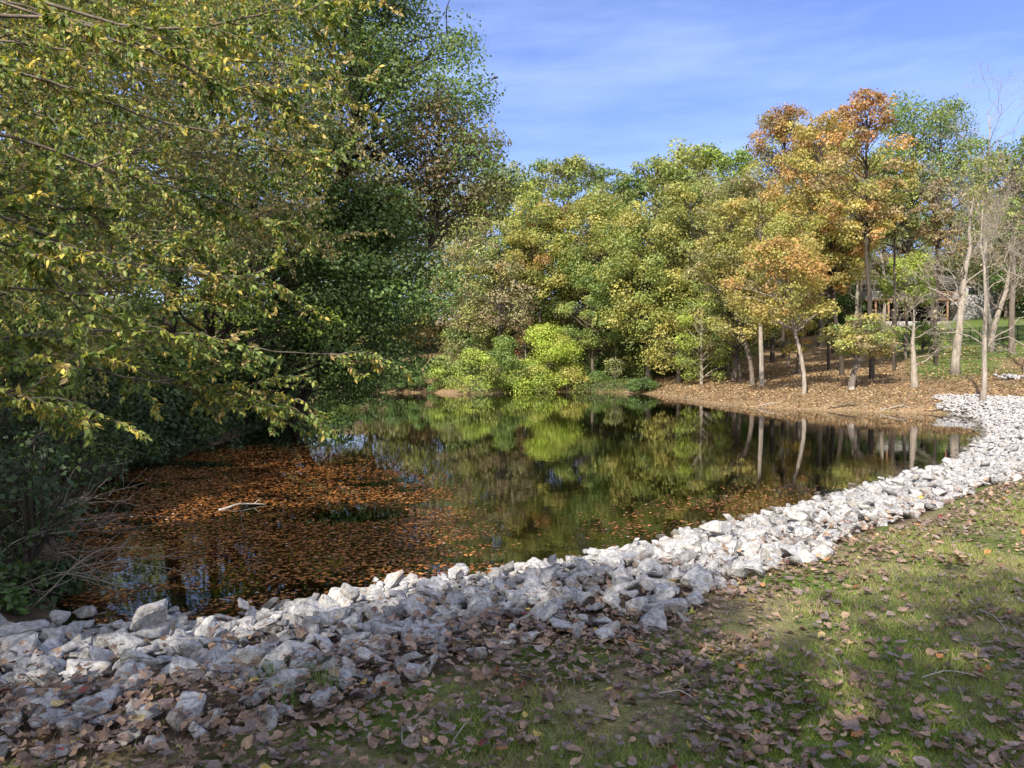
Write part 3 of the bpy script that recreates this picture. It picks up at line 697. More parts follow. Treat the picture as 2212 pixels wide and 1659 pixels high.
# --- shore row from the pale shrubs to the slope
far_tree('light yellow-green tree above the left end of the shore shrubs', 1075, 470, 190, 740, [YG, MG, PALE], d=82, seed=41, group=G1, nblob=60, nleaf=9000, ls=.26, tr=.15, fill=.4, bark=M_bark)
far_tree('sparse tan and orange tree over the left shore shrubs', 1010, 470, 150, 720, [TN, OL, YG], d=80, seed=42, group=G1, nblob=45, nleaf=3200, ls=.24, tr=.13, twigs=30, bark=M_bark)
far_tree('tan half-bare tree showing a dark stem above the reddish shrub', 1080, 560, 150, 700, [TN, TN, OL, PALE], y=None, d=77, seed=43, group=G1, nblob=40, nleaf=2400, ls=.22, tr=.16, twigs=60, bark=M_bark_dark)
far_tree('yellow-green oak with hanging clumps above the bright shrub', 1165, 430, 170, 650, [YG, YG, YL, MG, YG, OR], d=80, seed=44, group=G1, nblob=70, nleaf=12000, ls=.24, tr=.2, fill=.45, bark=M_bark_dark)
far_tree('broad yellow-green oak in the middle of the far bank', 1290, 420, 220, 640, [YG, YG, MG, YL, MG], d=80, seed=45, group=G1, nblob=85, nleaf=14000, ls=.24, tr=.25, fill=.45, bark=M_bark_dark)
far_tree('mid green maple low between the oaks of the far bank', 1280, 560, 150, 745, [GR, MG, MG, YG], d=74.5+2, seed=46, group=G1, nblob=50, nleaf=8000, ls=.22, tr=.14, bark=M_bark)
far_tree('large golden-green oak hanging over the dark inlet', 1400, 440, 230, 740, [YG, YG, MG, YG, MG, YL], d=74, seed=47, group=G1, nblob=95, nleaf=16000, ls=.23, tr=.24, fill=.45, bark=M_bark_dark)
far_tree('tall golden-green oak left of the olive tree', 1490, 370, 200, 720, [YG, YL, YG, OL, MG], d=72, seed=48, group=G1, nblob=85, nleaf=15000, ls=.23, tr=.24, fill=.4, bark=M_bark_dark)
far_tree('greyish olive tree between golden and orange oaks', 1585, 385, 170, 760, [OL, TN, OL, MG], d=66, seed=49, group=G1, nblob=80, nleaf=13000, ls=.2, tr=.2, fill=.4, bark=M_bark, twigs=30)
far_tree('low golden-green oak with leaning trunk on the shore', 1466, 600, 210, 785, [YG, YL, YG, MG], y=826, seed=50, group=G1, nblob=60, nleaf=9500, ls=.2, tr=.17, offpx=0, fill=.35, bark=M_bark)
far_tree('green low-branched maple at the start of the brown slope', 1515, 640, 120, 812, [MG, YG, LM], y=831, seed=51, group=G1, nblob=30, nleaf=3000, ls=.18, tr=.13, bark=M_bark_pale, blobr=.34)
far_tree('leaning oak with dark double stem on the slope', 1625, 420, 170, 740, [YG, OL, YL], y=832, seed=52, group=G1, nblob=60, nleaf=8500, ls=.18, tr=.16, offpx=-45, fill=.3, bark=M_bark)
far_tree('dark thin stemmed oak beside the leaning one', 1600, 500, 140, 760, [MG, OL, YG], y=829, seed=53, group=G1, nblob=40, nleaf=5000, ls=.18, tr=.13, offpx=-22, bark=M_bark_dark)
far_tree('oak with straight pale trunk and golden-green crown', 1646, 410, 190, 650, [YL, YG, OL, YG], y=833, seed=54, pal_top=[OR, YL, YG], group=G1, nblob=60, nleaf=9000, ls=.18, tr=.16, offpx=-5, fill=.4, bark=M_bark_pale)
far_tree('tall dark stemmed oak with rusty orange top', 1668, 232, 165, 560, [YL, YG, OL], y=783, seed=55, group=G1, nblob=85, nleaf=13000, ls=.22, tr=.22, pal_top=[RD, OR, RD, TN], fill=.3, bark=M_bark_dark, offpx=18)
far_tree('thin dark stemmed oak high on the slope', 1692, 420, 130, 660, [YG, OL, OR], y=772, seed=56, group=G1, nblob=40, nleaf=5000, ls=.22, tr=.15, bark=M_bark_dark)
far_tree('brown stemmed oak with clear orange upper crown', 1724, 250, 190, 540, [YL, OR, YG, YL], y=808, seed=57, group=G1, nblob=85, nleaf=13000, ls=.2, tr=.2, pal_top=[OR, RD, YL], offpx=40, fill=.3, bark=M_bark)
far_tree('slender pale trunked oak at the water, orange mid crown', 1737, 500, 210, 690, [OR, YL, YL, YG], y=851, seed=58, pal_top=[OR, OR, YL], group=G1, nblob=55, nleaf=8500, ls=.16, tr=.12, offpx=-52, fill=.3, bark=M_bark_pale, bend=.4)
far_tree('small golden maple low on the slope between pale trunks', 1728, 665, 60, 770, [YG, YL, OR], y=812, seed=59, group=G1, nblob=20, nleaf=1800, ls=.16, tr=.09, blobr=.4)
far_tree('dark thick trunked oak high on the slope', 1771, 290, 190, 600, [YG, OL, YL, YG], y=750, seed=60, group=G1, nblob=80, nleaf=12000, ls=.24, tr=.3, pal_top=[OR, YL, RD], fill=.35, bark=M_bark)
far_tree('golden oak whose crown hangs left of the house', 1818, 470, 150, 625, [YG, YL, OL, OR], y=811, seed=61, group=G1, nblob=60, nleaf=8500, ls=.19, tr=.16, offpx=-28, bark=M_bark_dark, fill=.3)
far_tree('small broad golden-green oak with spotted trunk, low crown in front of the house', 1838, 672, 150, 762, [YG, YL, TN, MG], y=841, seed=62, group=G1, nblob=36, nleaf=4200, ls=.15, tr=.2, blobr=.3, offpx=22, bark=M_bark_spot, flat=.55)
far_tree('tall oak with red-orange top above the house', 1883, 205, 170, 520, [OR, YL, YL, TN, YG], y=817, seed=63, group=G1, nblob=55, nleaf=7000, ls=.19, tr=.16, pal_top=[RD, OR], offpx=-20, bark=M_bark_dark, fill=.25)
far_tree('tall green oak with open crown right of the red-topped oak', 1925, 205, 260, 520, [MG, GR, YG], d=72, seed=64, group=G1, nblob=60, nleaf=7500, ls=.21, tr=.24, offpx=45, bark=M_bark_dark, fill=.2, blobr=.24)
far_tree('green oak with open crown and one orange spray', 2010, 220, 240, 530, [GR, MG, MG], d=70, seed=65, group=G1, nblob=50, nleaf=5600, ls=.21, tr=.22, offpx=10, bark=M_bark_dark, fill=.2, blobr=.24, pal_low=[OR, MG])
far_tree('bright green young oak hanging before the deck', 1955, 545, 115, 655, [LM, MG, YG], d=62, seed=66, group=G1, nblob=36, nleaf=4200, ls=.18, tr=.12, bark=M_bark, blobr=.33)
far_tree('small green sapling crown under the deck', 1992, 690, 90, 745, [GR, MG, LM], d=66, seed=67, group=G1, nblob=20, nleaf=1500, ls=.16, tr=.07, blobr=.35)
for q, (px, d, top, wid, pal, ptop, lab) in enumerate([
    (1800, 80, 262, 130, [YL, OR, YG], [OR, RD], 'rusty topped oak filling the gap between the two tall orange oaks'),
    (1850, 108, 330, 130, [YG, OL, TN], [YL, OR], 'olive-gold oak behind the dark trunk of the red-topped oak'),
    (1905, 110, 330, 140, [OL, MG, TN], None, 'olive tree behind the tall green oak'),
    (1965, 108, 340, 130, [MG, OL, YG], None, 'dull green tree between the two tall green oaks'),
    (2045, 108, 320, 150, [MG, OL, GR], None, 'green tree behind the stout pale trunk crown'),
    (2115, 106, 340, 140, [OL, MG, TN], None, 'olive-green tree behind the slim rock-bank tree'),
    (1720, 84, 330, 140, [YG, YL, OR], [OR, YL], 'golden oak behind the orange upper crowns'),
    (1560, 80, 400, 140, [YG, OL, MG], None, 'olive-green tree behind the greyish olive one')]):
    far_tree(lab, px, top, wid, 600, pal, d=d, seed=660+q, group=G1, nblob=55, nleaf=6500, ls=.22, tr=.2, pal_top=ptop, fill=.2, bark=M_bark_dark, twigs=20)
far_tree('green leafy crown reaching in from the right edge', 2185, 285, 210, 520, [GR, MG, YG], d=58, seed=68, group=G1, nblob=60, nleaf=6500, ls=.19, tr=.22, bark=M_bark, fill=.25, blobr=.24)
for q, (px, py, top, cb, wid, pal, lab) in enumerate([
    (1703, 792, 430, 560, 90, [YL, YG, OL], 'slim grey trunked tree on the slope between the pale trunks'),
    (1790, 798, 400, 580, 90, [YG, OL, OR], 'slim grey trunked tree left of the spotted oak'),
    (1856, 784, 390, 540, 90, [OL, YG], 'slim tree uphill of the spotted oak'),
    (1932, 802, 360, 520, 80, [MG, OL], 'slim dark stemmed tree left of the stubby bare tree'),
    (1572, 812, 520, 680, 80, [MG, YG], 'slim dark stem just right of the green shore maple'),
    (2022, 790, 380, 520, 90, [OL, TN], 'slim stem standing on the lawn edge before the house wall')]):
    far_tree(lab, px, top, wid, cb, pal, y=py, seed=680+q, group=G1, nblob=26, nleaf=2600, ls=.18, tr=.10, fill=.2, bark=[M_bark, M_bark_dark][q % 2])
# one dropped clump of orange already in the palettes above
bare('bare_tree', 'grey many-branched tree without leaves behind the red-topped oak', place(1850, d=84), htop(place(1850, d=84), 420), 7, .22, 1, M_twig, G1, depth=5, nb=14)
bare('bare_tree', 'slim grey leafless tree left of the house roof', place(1905, d=78), htop(place(1905, d=78), 380), 5.5, .18, 2, M_twig, G1, depth=5, nb=12, leaves=250, pal=[TN, OL])
bare('bare_tree', 'bare purplish twig crown sticking above the green crowns at right', place(2140, d=66), htop(place(2140, d=66), 175), 7.5, .24, 3, M_twig, G1, depth=5, nb=16, low=.45)
for q, (px, d, top, wid, lab) in enumerate([(1905, 112, 470, 120, 'tan sparse tree standing left of the house roof'), (2000, 114, 465, 130, 'tan sparse tree reaching over the house roof'), (2090, 112, 440, 140, 'olive-tan tree behind the stout pale trunk'), (2170, 96, 420, 150, 'olive-tan tree behind the black fence corner'), (2235, 70, 360, 170, 'olive tree cut by the right edge, behind the tangled grey one')]):
    far_tree(lab, px, top, wid*1.2, 640, [TN, OL, OL, BRW], d=d, seed=640+q, group=G1, nblob=50, nleaf=4500, ls=.22, tr=.16, twigs=70, bark=M_bark, fill=.2)
bare('bare_tree', 'small stubby grey tree with flared base and drooping bare twigs', place(1976, 838), htop(place(1976, 838), 640), 3.6, .2, 4, M_twig, G1, depth=5, nb=12, leaves=150, pal=[YG, TN], up=.05)
bare('bare_tree', 'stout pale trunked tree with tan sparse leaves right of the lawn', place(2063, 808), htop(place(2063, 808), 380), 6.5, .27, 5, M_bark_pale, G1, depth=5, nb=15, leaves=900, pal=[TN, OL, TN], low=.35, off=(1.1, 0))
bare('bare_tree', 'slim bare tree standing in the white rocks with upswept branches', place(2122, 871), htop(place(2122, 871), 400), 5, .13, 6, M_bark_pale, G1, depth=5, nb=16, low=.25, leaves=60, pal=[YG, TN])
bare('bare_tree', 'leaning dark bare tree before the black fence', place(2141, 760), htop(place(2141, 760), 430), 6, .22, 7, M_twig, G1, depth=5, nb=14, leaves=400, pal=[TN, YG], off=(2.5, 0))
bare('bare_tree', 'tangled grey bare tree at the right edge of the photo', place(2215, d=48), htop(place(2215, d=48), 440), 5.5, .15, 8, M_twig, G1, depth=5, nb=20, low=.12, leaves=200, pal=[TN], up=.1)
bare('bare_tree', 'thicket tree of tan twigs behind the stout pale trunk', place(2095, d=112), htop(place(2095, d=112), 470), 6, .16, 9, M_twig, G1, depth=5, nb=16, low=.2, leaves=1600, pal=[TN, OL, OL], ls=.2)
# --- shrubs of the far shore
def shrub(label, px, top, wid, pal, y=None, d=None, bot=None, nl=6000, ls=.17, seed=0, nblob=40, name='shrub', group='shrubs on the far shore', **kw):
    b = place(px, y, d); m = b[1]/F
    return tree(name, label, 'shrub', b, htop(b, top), wid/2*m, .25, pal, nblob=nblob, nleaf=nl, ls=ls, tr=.07, seed=seed, group=group, shape=.62, fill=.15, full=.25, **kw)
shrub('pale green shrub at the left end of the far shore thicket', 955, 765, 110, [MG, PALE, LM], d=71.6, seed=71)
shrub('rounded yellow-green shrub left of the reddish one', 1020, 752, 140, [LM, MG, YG], d=69.5, seed=72, nl=8000)
shrub('medium green shrub in the thicket centre', 1090, 722, 140, [LM, MG, GR], d=72.6, seed=73, nl=8000)
shrub('tall bright yellow-lime shrub, brightest of the thicket', 1180, 698, 190, [LM, LM, YL, LM], d=74.3, seed=74, nl=19000)
shrub('low lime shrub touching the water under the tall bright one', 1130, 770, 130, [LM, YG, MG], d=72.8, seed=75, nl=7000)
shrub('low yellow-green shrub at the right end of the thicket', 1225, 775, 90, [LM, YG], d=74.4, seed=76, nl=4000)
shrub('small reddish pink leaved shrub above the lime thicket', 1135, 665, 70, [(.42, .2, .13), TN], d=78, seed=77, nl=1200, twigs=30)
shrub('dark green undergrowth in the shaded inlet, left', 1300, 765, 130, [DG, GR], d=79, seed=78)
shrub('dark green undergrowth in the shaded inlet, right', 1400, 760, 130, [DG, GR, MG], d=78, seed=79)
shrub('low spread of green ground plants on the inlet shore', 1330, 822, 200, [GR, MG, DG], d=73.2, seed=80, nl=5000, ls=.13)
shrub('pale leafed shrub sprig hanging over the dark inlet', 1330, 745, 100, [PALE, YG, MG], d=75.8, seed=81, nl=900, nblob=12)
shrub('red-brown leafed tall shrub showing over the house roof', 2050, 560, 80, [(.36, .15, .12), BRW], d=112, seed=82, nl=2000, ls=.25)
shrub('dark evergreen shrub left of the deck', 1830, 590, 90, [DG, DG, GR], d=92, seed=83, nl=3500, ls=.25)
shrub('low dark shrub on the far shore behind the maple', 860, 775, 130, [DG, GR], d=74, seed=84)
shrub('green shrub on the far left shore seen under the branches', 720, 770, 170, [GR, MG, LM], d=75, seed=85, nl=7000)
shrub('shaded shrub at the left corner of the far shore', 580, 760, 170, [DG, GR], d=74, seed=86)
for q, (px, dd) in enumerate([(1230, 84), (1330, 85), (1450, 80), (1120, 84), (1520, 76), (1560, 90), (1640, 95), (990, 80)]):
    shrub('dark understory bush in the woods, %s' % ['behind the bright lime shrub', 'behind the shaded inlet', 'behind the leaning shore oak', 'behind the thicket centre', 'at the head of the brown slope', 'deep behind the olive tree', 'uphill of the pale trunks', 'behind the pale green shrub'][q], px, 700, 150, [DG, OL, GR], d=dd, seed=90+q, nl=3500, ls=.26, group='understory bushes')

# ------------------------------------------------------------ left bank
LG = 'trees of the left bank'
def ltree(label, x, y, top, rad, cb, pal, off=(0, 0), **kw):
    return tree('tree', label, 'tree', (x, y, hz(x, y)), top, rad, cb, pal, off=off, group=LG, **kw)
oak = ltree('great dark green oak leaning over the pond from the left', -12.2, 35, 21.5, 6.1, 7.0, [DG, GR, DG, MG], off=(5.6, -1), nblob=170, nleaf=52000, ls=.16, tr=.38, seed=201, pal_low=[BRW, DG, OL], fill=.25, blobr=.2, bark=M_bark_dark, twigs=40, shape=.8)
ltree('brown-leaved oak limb tree at the right flank of the great oak', -9.5, 33, 14.8, 3.6, 9.2, [BRW, OL, DG, (.16, .12, .06)], off=(6.2, 0), nblob=50, nleaf=9000, ls=.16, tr=.2, seed=202, fill=.2, blobr=.26, bark=M_bark_dark)
ltree('dark green maple with layered boughs down to the water', -11.3, 31, 9.6, 5.0, .1, [DG, DG, GR], off=(5.7, -.5), full=.3, nblob=130, nleaf=44000, ls=.15, tr=.2, seed=203, fill=.2, blobr=.26, bark=M_bark_dark, flat=.5, shape=.8)
ltree('mid green maple behind the near branches, left of the dark maple', -11.6, 27, 9.4, 4.2, 1.3, [GR, MG, LM, DG], off=(2.6, 0), nblob=70, nleaf=18000, ls=.14, tr=.16, seed=204, fill=.25, bark=M_bark_dark, flat=.6)
ltree('tall dark double trunked oak, its stems showing through the leaves', -11.9, 26.5, 20, 5.4, 7.5, [GR, OL, MG, DG], off=(1.2, 0), nblob=110, nleaf=24000, ls=.15, tr=.26, seed=205, fill=.25, blobr=.22, bark=M_bark_dark)
ltree('slimmer dark stem beside the double trunked oak', -11.0, 27.5, 17, 3.6, 8, [OL, MG, YG], off=(.9, 0), nblob=50, nleaf=10000, ls=.15, tr=.19, seed=206, fill=.25, bark=M_bark_dark)
ltree('dark mossy tree with vine-hung trunk at the left shore', -12.3, 22.4, 13, 4.2, 4.5, [DG, GR, OL], off=(.5, 0), nblob=70, nleaf=17000, ls=.13, tr=.17, seed=207, fill=.25, bark=M_bark)
ltree('olive and yellow tree in the left woods behind the near elm', -15.5, 21, 15, 5, 4, [OL, YG, GR], nblob=80, nleaf=16000, ls=.15, tr=.22, seed=208, fill=.25, bark=M_bark_dark)
ltree('green tree with red-brown tips deep in the left woods', -18, 30, 19, 5.5, 5, [MG, OL, BRW], nblob=80, nleaf=14000, ls=.18, tr=.25, seed=209, fill=.25, bark=M_bark_dark)
ltree('dark tree at the left frame edge behind the brush', -12.2, 14.6, 11, 4, 2.2, [GR, OL, DG], nblob=80, nleaf=20000, ls=.11, tr=.18, seed=210, fill=.2, bark=M_bark_dark)
# the small dead twig end that sticks out of the oak into the sky
tw = Geo(); A = at(1030, 210, 33)-np.array(oak.location); Bp = at(1062, 178, 33)-np.array(oak.location); tw.tube([A+(A-Bp)*1.5, A, (A+Bp)/2+np.array([0, 0, .03]), Bp], [.012, .011, .01, .009], 5)
for dx, dz, rr1 in ((0, 0, .035), (.07, .06, .05), (.15, .09, .07), (.22, .1, .05)): tw.tube([Bp+np.array([dx-.03, 0, dz-.02]), Bp+np.array([dx, .02, dz]), Bp+np.array([dx+.06, 0, dz+.03])], [rr1*.5, rr1, rr1*.5], 6)
tw.build('bare_twig', M_bark_dark, oak)

# --- near elms with real leaves hanging on twigs
def leafy(label, base, limbs, nleaf, ls, pal, seed, trh, tr, sub=9, subl=1.0, droop=.35, name='elm_tree', group=LG, tw=.028):
    r = np.random.default_rng(seed); base = np.array(base, float); t = empty(name, base, label, 'tree', group)
    g = Geo(); n = 10; tk = np.linspace(0, 1, n); P = np.c_[np.cumsum(r.normal(0, .06, n)), np.cumsum(r.normal(0, .06, n)), tk*trh-.1]; P[0, :2] = 0; rt = tr*(1-tk*.75); rt[0] *= 1.4
    g.tube(P, rt, 12); g.build('trunk', M_bark, t, True); gb = Geo(); tw_ = []
    for (z0, pts) in limbs:
        j = np.interp(z0, P[:, 2], np.arange(n)); A = P[int(j)]
        Q = np.array([A]+[np.array(p)-base for p in pts]); u = np.linspace(0, len(Q)-1, 22); Q = np.stack([np.interp(u, np.arange(len(Q)), Q[:, c]) for c in range(3)], 1)
        for _ in range(3): Q[1:-1] = (Q[:-2]+2*Q[1:-1]+Q[2:])/4
        Q += np.cumsum(r.normal(0, .012, Q.shape), 0); gb.tube(Q, np.linspace(tw*.75, .004, 22), 6, cap=False)
        Lq = np.linalg.norm(Q[-1]-Q[0])
        for q in range(sub+1):
            i = 21 if q == sub else int(r.integers(5, 21)); main = unit((Q[min(i+1, 21)]-Q[i-1])[None])[0]
            d = unit((main*.9+randdir(1, r)[0]*.75+np.array([0, 0, -.05]))[None])[0]; ln = subl*r.uniform(.5, 1.2)
            E = Q[i]+d*ln+np.array([0, 0, -droop*ln*.6]); E[2] = max(E[2], Q[i][2]-(.22 if droop < .3 else 1.2)); S_ = wiggle(Q[i], E, 8, .22, r, .1); gb.tube(S_, np.linspace(.009, .003, 8), 4, cap=False)
            tw_.append(S_)
            for _ in range(4):
                i2 = int(r.integers(1, 8)); d2 = unit((d+randdir(1, r)[0]*.9+np.array([0, 0, -.25]))[None])[0]; E2 = S_[i2]+d2*ln*r.uniform(.35, .6); E2[2] = max(E2[2], S_[i2][2]-(.14 if droop < .3 else .7))
                S2 = wiggle(S_[i2], E2, 6, .2, r, .06); gb.tube(S2, np.linspace(.004, .0018, 6), 3, cap=False); tw_.append(S2)
    gb.build('branches', M_bark, t)
    lens = np.array([np.linalg.norm(np.diff(s_, axis=0), axis=1).sum() for s_ in tw_]); pk = r.choice(len(tw_), nleaf, p=lens/lens.sum()); pos = np.empty((nleaf, 3)); tg = np.empty((nleaf, 3))
    for i, kx in enumerate(pk):
        s_ = tw_[kx]; u = r.random()*(len(s_)-1); j = int(u); pos[i] = s_[j]+(s_[j+1]-s_[j])*(u-j); tg[i] = s_[j+1]-s_[j]
    pal = np.array(pal); hue = r.integers(0, len(pal), len(tw_)); mixr = r.random((nleaf, 1)) < .5
    lc = np.where(mixr, pal[hue[pk]], pal[r.integers(0, len(pal), nleaf)])*r.uniform(.7, 1.3, (nleaf, 1))
    tang = unit(unit(tg)*.6+randdir(nleaf, r)*.7+np.array([0, 0, -.65])); nrm = randdir(nleaf, r)+np.array([0, -.3, .55])
    B = basis(nrm, r, tang); sz_ = r.uniform(.6, 1.25, nleaf)*ls; pos = pos+B[:, :, 1]*sz_[:, None]*.6
    gl = Geo(); gl.inst(elm, pos, B, sz_, lc); gl.build('crown', M_leaf, t); return t
EP = [(.22, .25, .05), (.13, .19, .04), (.30, .30, .06), (.50, .40, .09), (.16, .21, .045), (.15, .2, .05), (.36, .27, .11), (.09, .145, .03), (.25, .28, .055), (.12, .17, .04)]
EP = [tuple(1.15*c for c in p) for p in EP]
def A_(px, py, d): return at(px, py, d)
r0 = np.random.default_rng(77)
limbsA = [(4.0, [A_(-200, 40, 6.2), A_(120, 55, 6.4), A_(260, 80, 6.6), A_(380, 140, 6.8), A_(470, 195, 7.0), A_(560, 215, 7.2)]),
          (4.6, [A_(-100, -60, 7), A_(350, 85, 7.2), A_(510, 55, 7.4), A_(640, 15, 7.6), A_(720, 10, 7.8)]),
          (2.2, [A_(-200, 760, 6.4), A_(100, 715, 6.6), A_(300, 712, 7.0), A_(450, 740, 7.4), A_(600, 765, 7.8), A_(735, 765, 8.2)]),
          (2.0, [A_(-200, 700, 6.8), A_(200, 770, 7.0), A_(330, 810, 7.4), A_(450, 835, 7.6), A_(560, 855, 7.8), A_(670, 875, 8.0)]),
          (1.9, [A_(-200, 720, 6.8), A_(100, 790, 7.0), A_(300, 830, 7.2), A_(420, 855, 7.4), A_(550, 885, 7.6)]),
          (2.8, [A_(-200, 420, 6.4), A_(50, 480, 6.4), A_(200, 560, 6.8), A_(400, 590, 7.4), A_(560, 600, 7.8)]),
          (3.2, [A_(-200, 250, 6.4), A_(80, 300, 6.6), A_(300, 380, 7.2), A_(480, 420, 7.8), A_(600, 470, 8.2)]),
          (3.6, [A_(-200, 110, 7.4), A_(150, 180, 7.6), A_(350, 260, 8), A_(560, 300, 8.4), A_(680, 350, 8.8)]),
          (2.5, [A_(-200, 600, 7.4), A_(100, 630, 7.4), A_(280, 640, 8), A_(480, 660, 8.4)]),
          (4.2, [A_(-200, -80, 8.4), A_(200, 60, 8.6), A_(420, 130, 9), A_(640, 130, 9.6), A_(730, 200, 10)]),
          (3.0, [A_(-260, 520, 5.6), A_(-40, 520, 5.6), A_(70, 580, 5.8), A_(150, 690, 6)]),
          (2.1, [A_(-200, 800, 5.8), A_(-60, 820, 5.8), A_(10, 850, 5.8), A_(40, 880, 5.8)]),
          (3.4, [A_(-200, 330, 8.4), A_(100, 420, 8.6), A_(260, 470, 9), A_(420, 520, 9.4)])]
leafy('near elm whose yellow-green branches hang into the photo from the left', (-6.7, 6.6, hz(-6.7, 6.6)), limbsA, 25000, .060, EP, 301, 6.5, .2, sub=12, subl=.72, droop=.2)
limbsB = []
for q in range(34):
    px = r0.uniform(-40, 520); py = r0.uniform(-60, 800) if px < 330 else r0.uniform(-60, 220); dd = r0.uniform(9.5, 14.5); sx = max(-300, px-420)
    e = A_(px, py, dd); limbsB.append((float(np.clip(e[2]-.8, 1.2, 8.6)), [A_(sx, py-90, dd-.4), A_((px+sx)/2, py-50, dd), e]))
leafy('second elm behind the near one, full of green and yellow leaves', (-9.8, 11.2, hz(-9.8, 11.2)), limbsB, 44000, .068, EP, 302, 9.5, .22, sub=9, subl=1.25)
limbsC = []
for q in range(30):
    px = r0.uniform(150, 760); py = r0.uniform(-60, 600) if not 330 < px < 500 else r0.uniform(-60, 200); dd = r0.uniform(14, 19); sx = max(-150, px-420)
    e = A_(px, py, dd); limbsC.append((float(np.clip(e[2]-1, 1.5, 11.5)), [A_(sx, py-60, dd), A_((px+sx)/2, py-50, dd), e]))
leafy('third elm farther along the left bank with paler sparse leaves', (-12.2, 17.5, hz(-12.2, 17.5)), limbsC, 25000, .083, [(.28, .25, .08), (.2, .2, .07), (.34, .28, .14), (.14, .18, .05), (.4, .3, .1)], 303, 12.5, .24, sub=9, subl=1.6)

# --- undergrowth of the left shore
US = 'undergrowth of the left shore'
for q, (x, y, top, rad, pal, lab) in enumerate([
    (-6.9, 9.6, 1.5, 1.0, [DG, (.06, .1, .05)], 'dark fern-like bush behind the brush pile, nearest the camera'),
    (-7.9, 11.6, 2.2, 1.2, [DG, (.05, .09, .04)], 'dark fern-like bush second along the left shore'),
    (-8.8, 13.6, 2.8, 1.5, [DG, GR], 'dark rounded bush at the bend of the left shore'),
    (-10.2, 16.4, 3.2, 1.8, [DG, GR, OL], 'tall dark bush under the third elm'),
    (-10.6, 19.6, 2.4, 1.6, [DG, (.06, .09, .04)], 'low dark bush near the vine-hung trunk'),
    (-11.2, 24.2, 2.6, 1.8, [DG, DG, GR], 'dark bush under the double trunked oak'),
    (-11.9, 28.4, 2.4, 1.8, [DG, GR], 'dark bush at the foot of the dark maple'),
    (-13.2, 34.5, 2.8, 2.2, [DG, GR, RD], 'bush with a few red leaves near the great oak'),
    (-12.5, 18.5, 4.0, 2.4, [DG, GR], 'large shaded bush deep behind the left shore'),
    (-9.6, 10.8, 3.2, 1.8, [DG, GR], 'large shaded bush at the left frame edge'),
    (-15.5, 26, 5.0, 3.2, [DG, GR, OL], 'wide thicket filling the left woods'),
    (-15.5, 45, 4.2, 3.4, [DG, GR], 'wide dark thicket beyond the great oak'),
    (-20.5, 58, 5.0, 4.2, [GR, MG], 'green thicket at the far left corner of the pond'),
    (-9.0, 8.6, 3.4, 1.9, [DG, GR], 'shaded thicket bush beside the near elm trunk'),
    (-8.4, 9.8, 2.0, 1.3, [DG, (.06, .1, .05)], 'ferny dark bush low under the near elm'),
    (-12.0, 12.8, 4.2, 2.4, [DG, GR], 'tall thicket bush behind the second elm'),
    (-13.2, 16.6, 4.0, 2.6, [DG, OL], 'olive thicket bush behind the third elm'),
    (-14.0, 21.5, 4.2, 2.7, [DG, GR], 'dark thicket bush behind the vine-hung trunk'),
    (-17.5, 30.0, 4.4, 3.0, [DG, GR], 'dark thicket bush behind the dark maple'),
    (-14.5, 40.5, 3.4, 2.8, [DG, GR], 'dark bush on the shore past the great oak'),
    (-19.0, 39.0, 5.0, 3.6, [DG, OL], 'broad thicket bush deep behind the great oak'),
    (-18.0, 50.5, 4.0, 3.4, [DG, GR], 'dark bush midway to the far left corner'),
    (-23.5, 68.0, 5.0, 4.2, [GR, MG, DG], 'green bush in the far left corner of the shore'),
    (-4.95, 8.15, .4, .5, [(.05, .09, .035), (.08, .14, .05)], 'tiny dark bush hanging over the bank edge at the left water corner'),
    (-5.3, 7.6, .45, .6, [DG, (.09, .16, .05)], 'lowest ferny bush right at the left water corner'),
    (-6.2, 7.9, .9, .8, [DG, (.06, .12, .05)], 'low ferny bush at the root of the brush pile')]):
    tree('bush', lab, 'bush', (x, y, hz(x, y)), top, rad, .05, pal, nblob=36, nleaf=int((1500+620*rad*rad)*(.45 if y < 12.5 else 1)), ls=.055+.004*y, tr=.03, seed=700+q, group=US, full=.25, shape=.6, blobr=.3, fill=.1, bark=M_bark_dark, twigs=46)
lsh = [on_z(x, y)[:2] for x, y in ((112, 1300), (128, 1200), (165, 1100), (250, 1012), (330, 987), (450, 967), (560, 925), (620, 890))]
ordn = ['first', 'second', 'third', 'fourth', 'fifth', 'sixth', 'seventh', 'eighth', 'ninth', 'tenth', 'eleventh', 'twelfth', 'thirteenth', 'fourteenth', 'fifteenth', 'sixteenth', 'seventeenth', 'eighteenth', 'nineteenth', 'twentieth']
rq = np.random.default_rng(88); tt = np.linspace(.25, 6.9, 20)
for q, t_ in enumerate(tt):
    j = int(t_); p = lsh[j]*(1-t_+j)+lsh[j+1]*(t_-j); dd = (lsh[j+1]-lsh[j]); nn_ = np.array([-dd[1], dd[0]])/np.linalg.norm(dd); p = p+nn_*rq.uniform(.15, .6); rd = .55+.035*p[1]
    tree('low_bush', 'low dark bush on the left waterline, %s counted away from the brush pile' % ordn[q], 'bush', (p[0], p[1], hz(p[0], p[1])), rd*1.5, rd, .02, [(.045, .075, .035), (.06, .1, .045), DG], nblob=22, nleaf=int(1000+600*rd) if q > 6 else 320, ls=.055+.004*p[1], tr=.02, seed=760+q, group='low bushes along the left shore', full=.3, shape=.6, blobr=.3, fill=.1, bark=M_bark_dark, twigs=34)
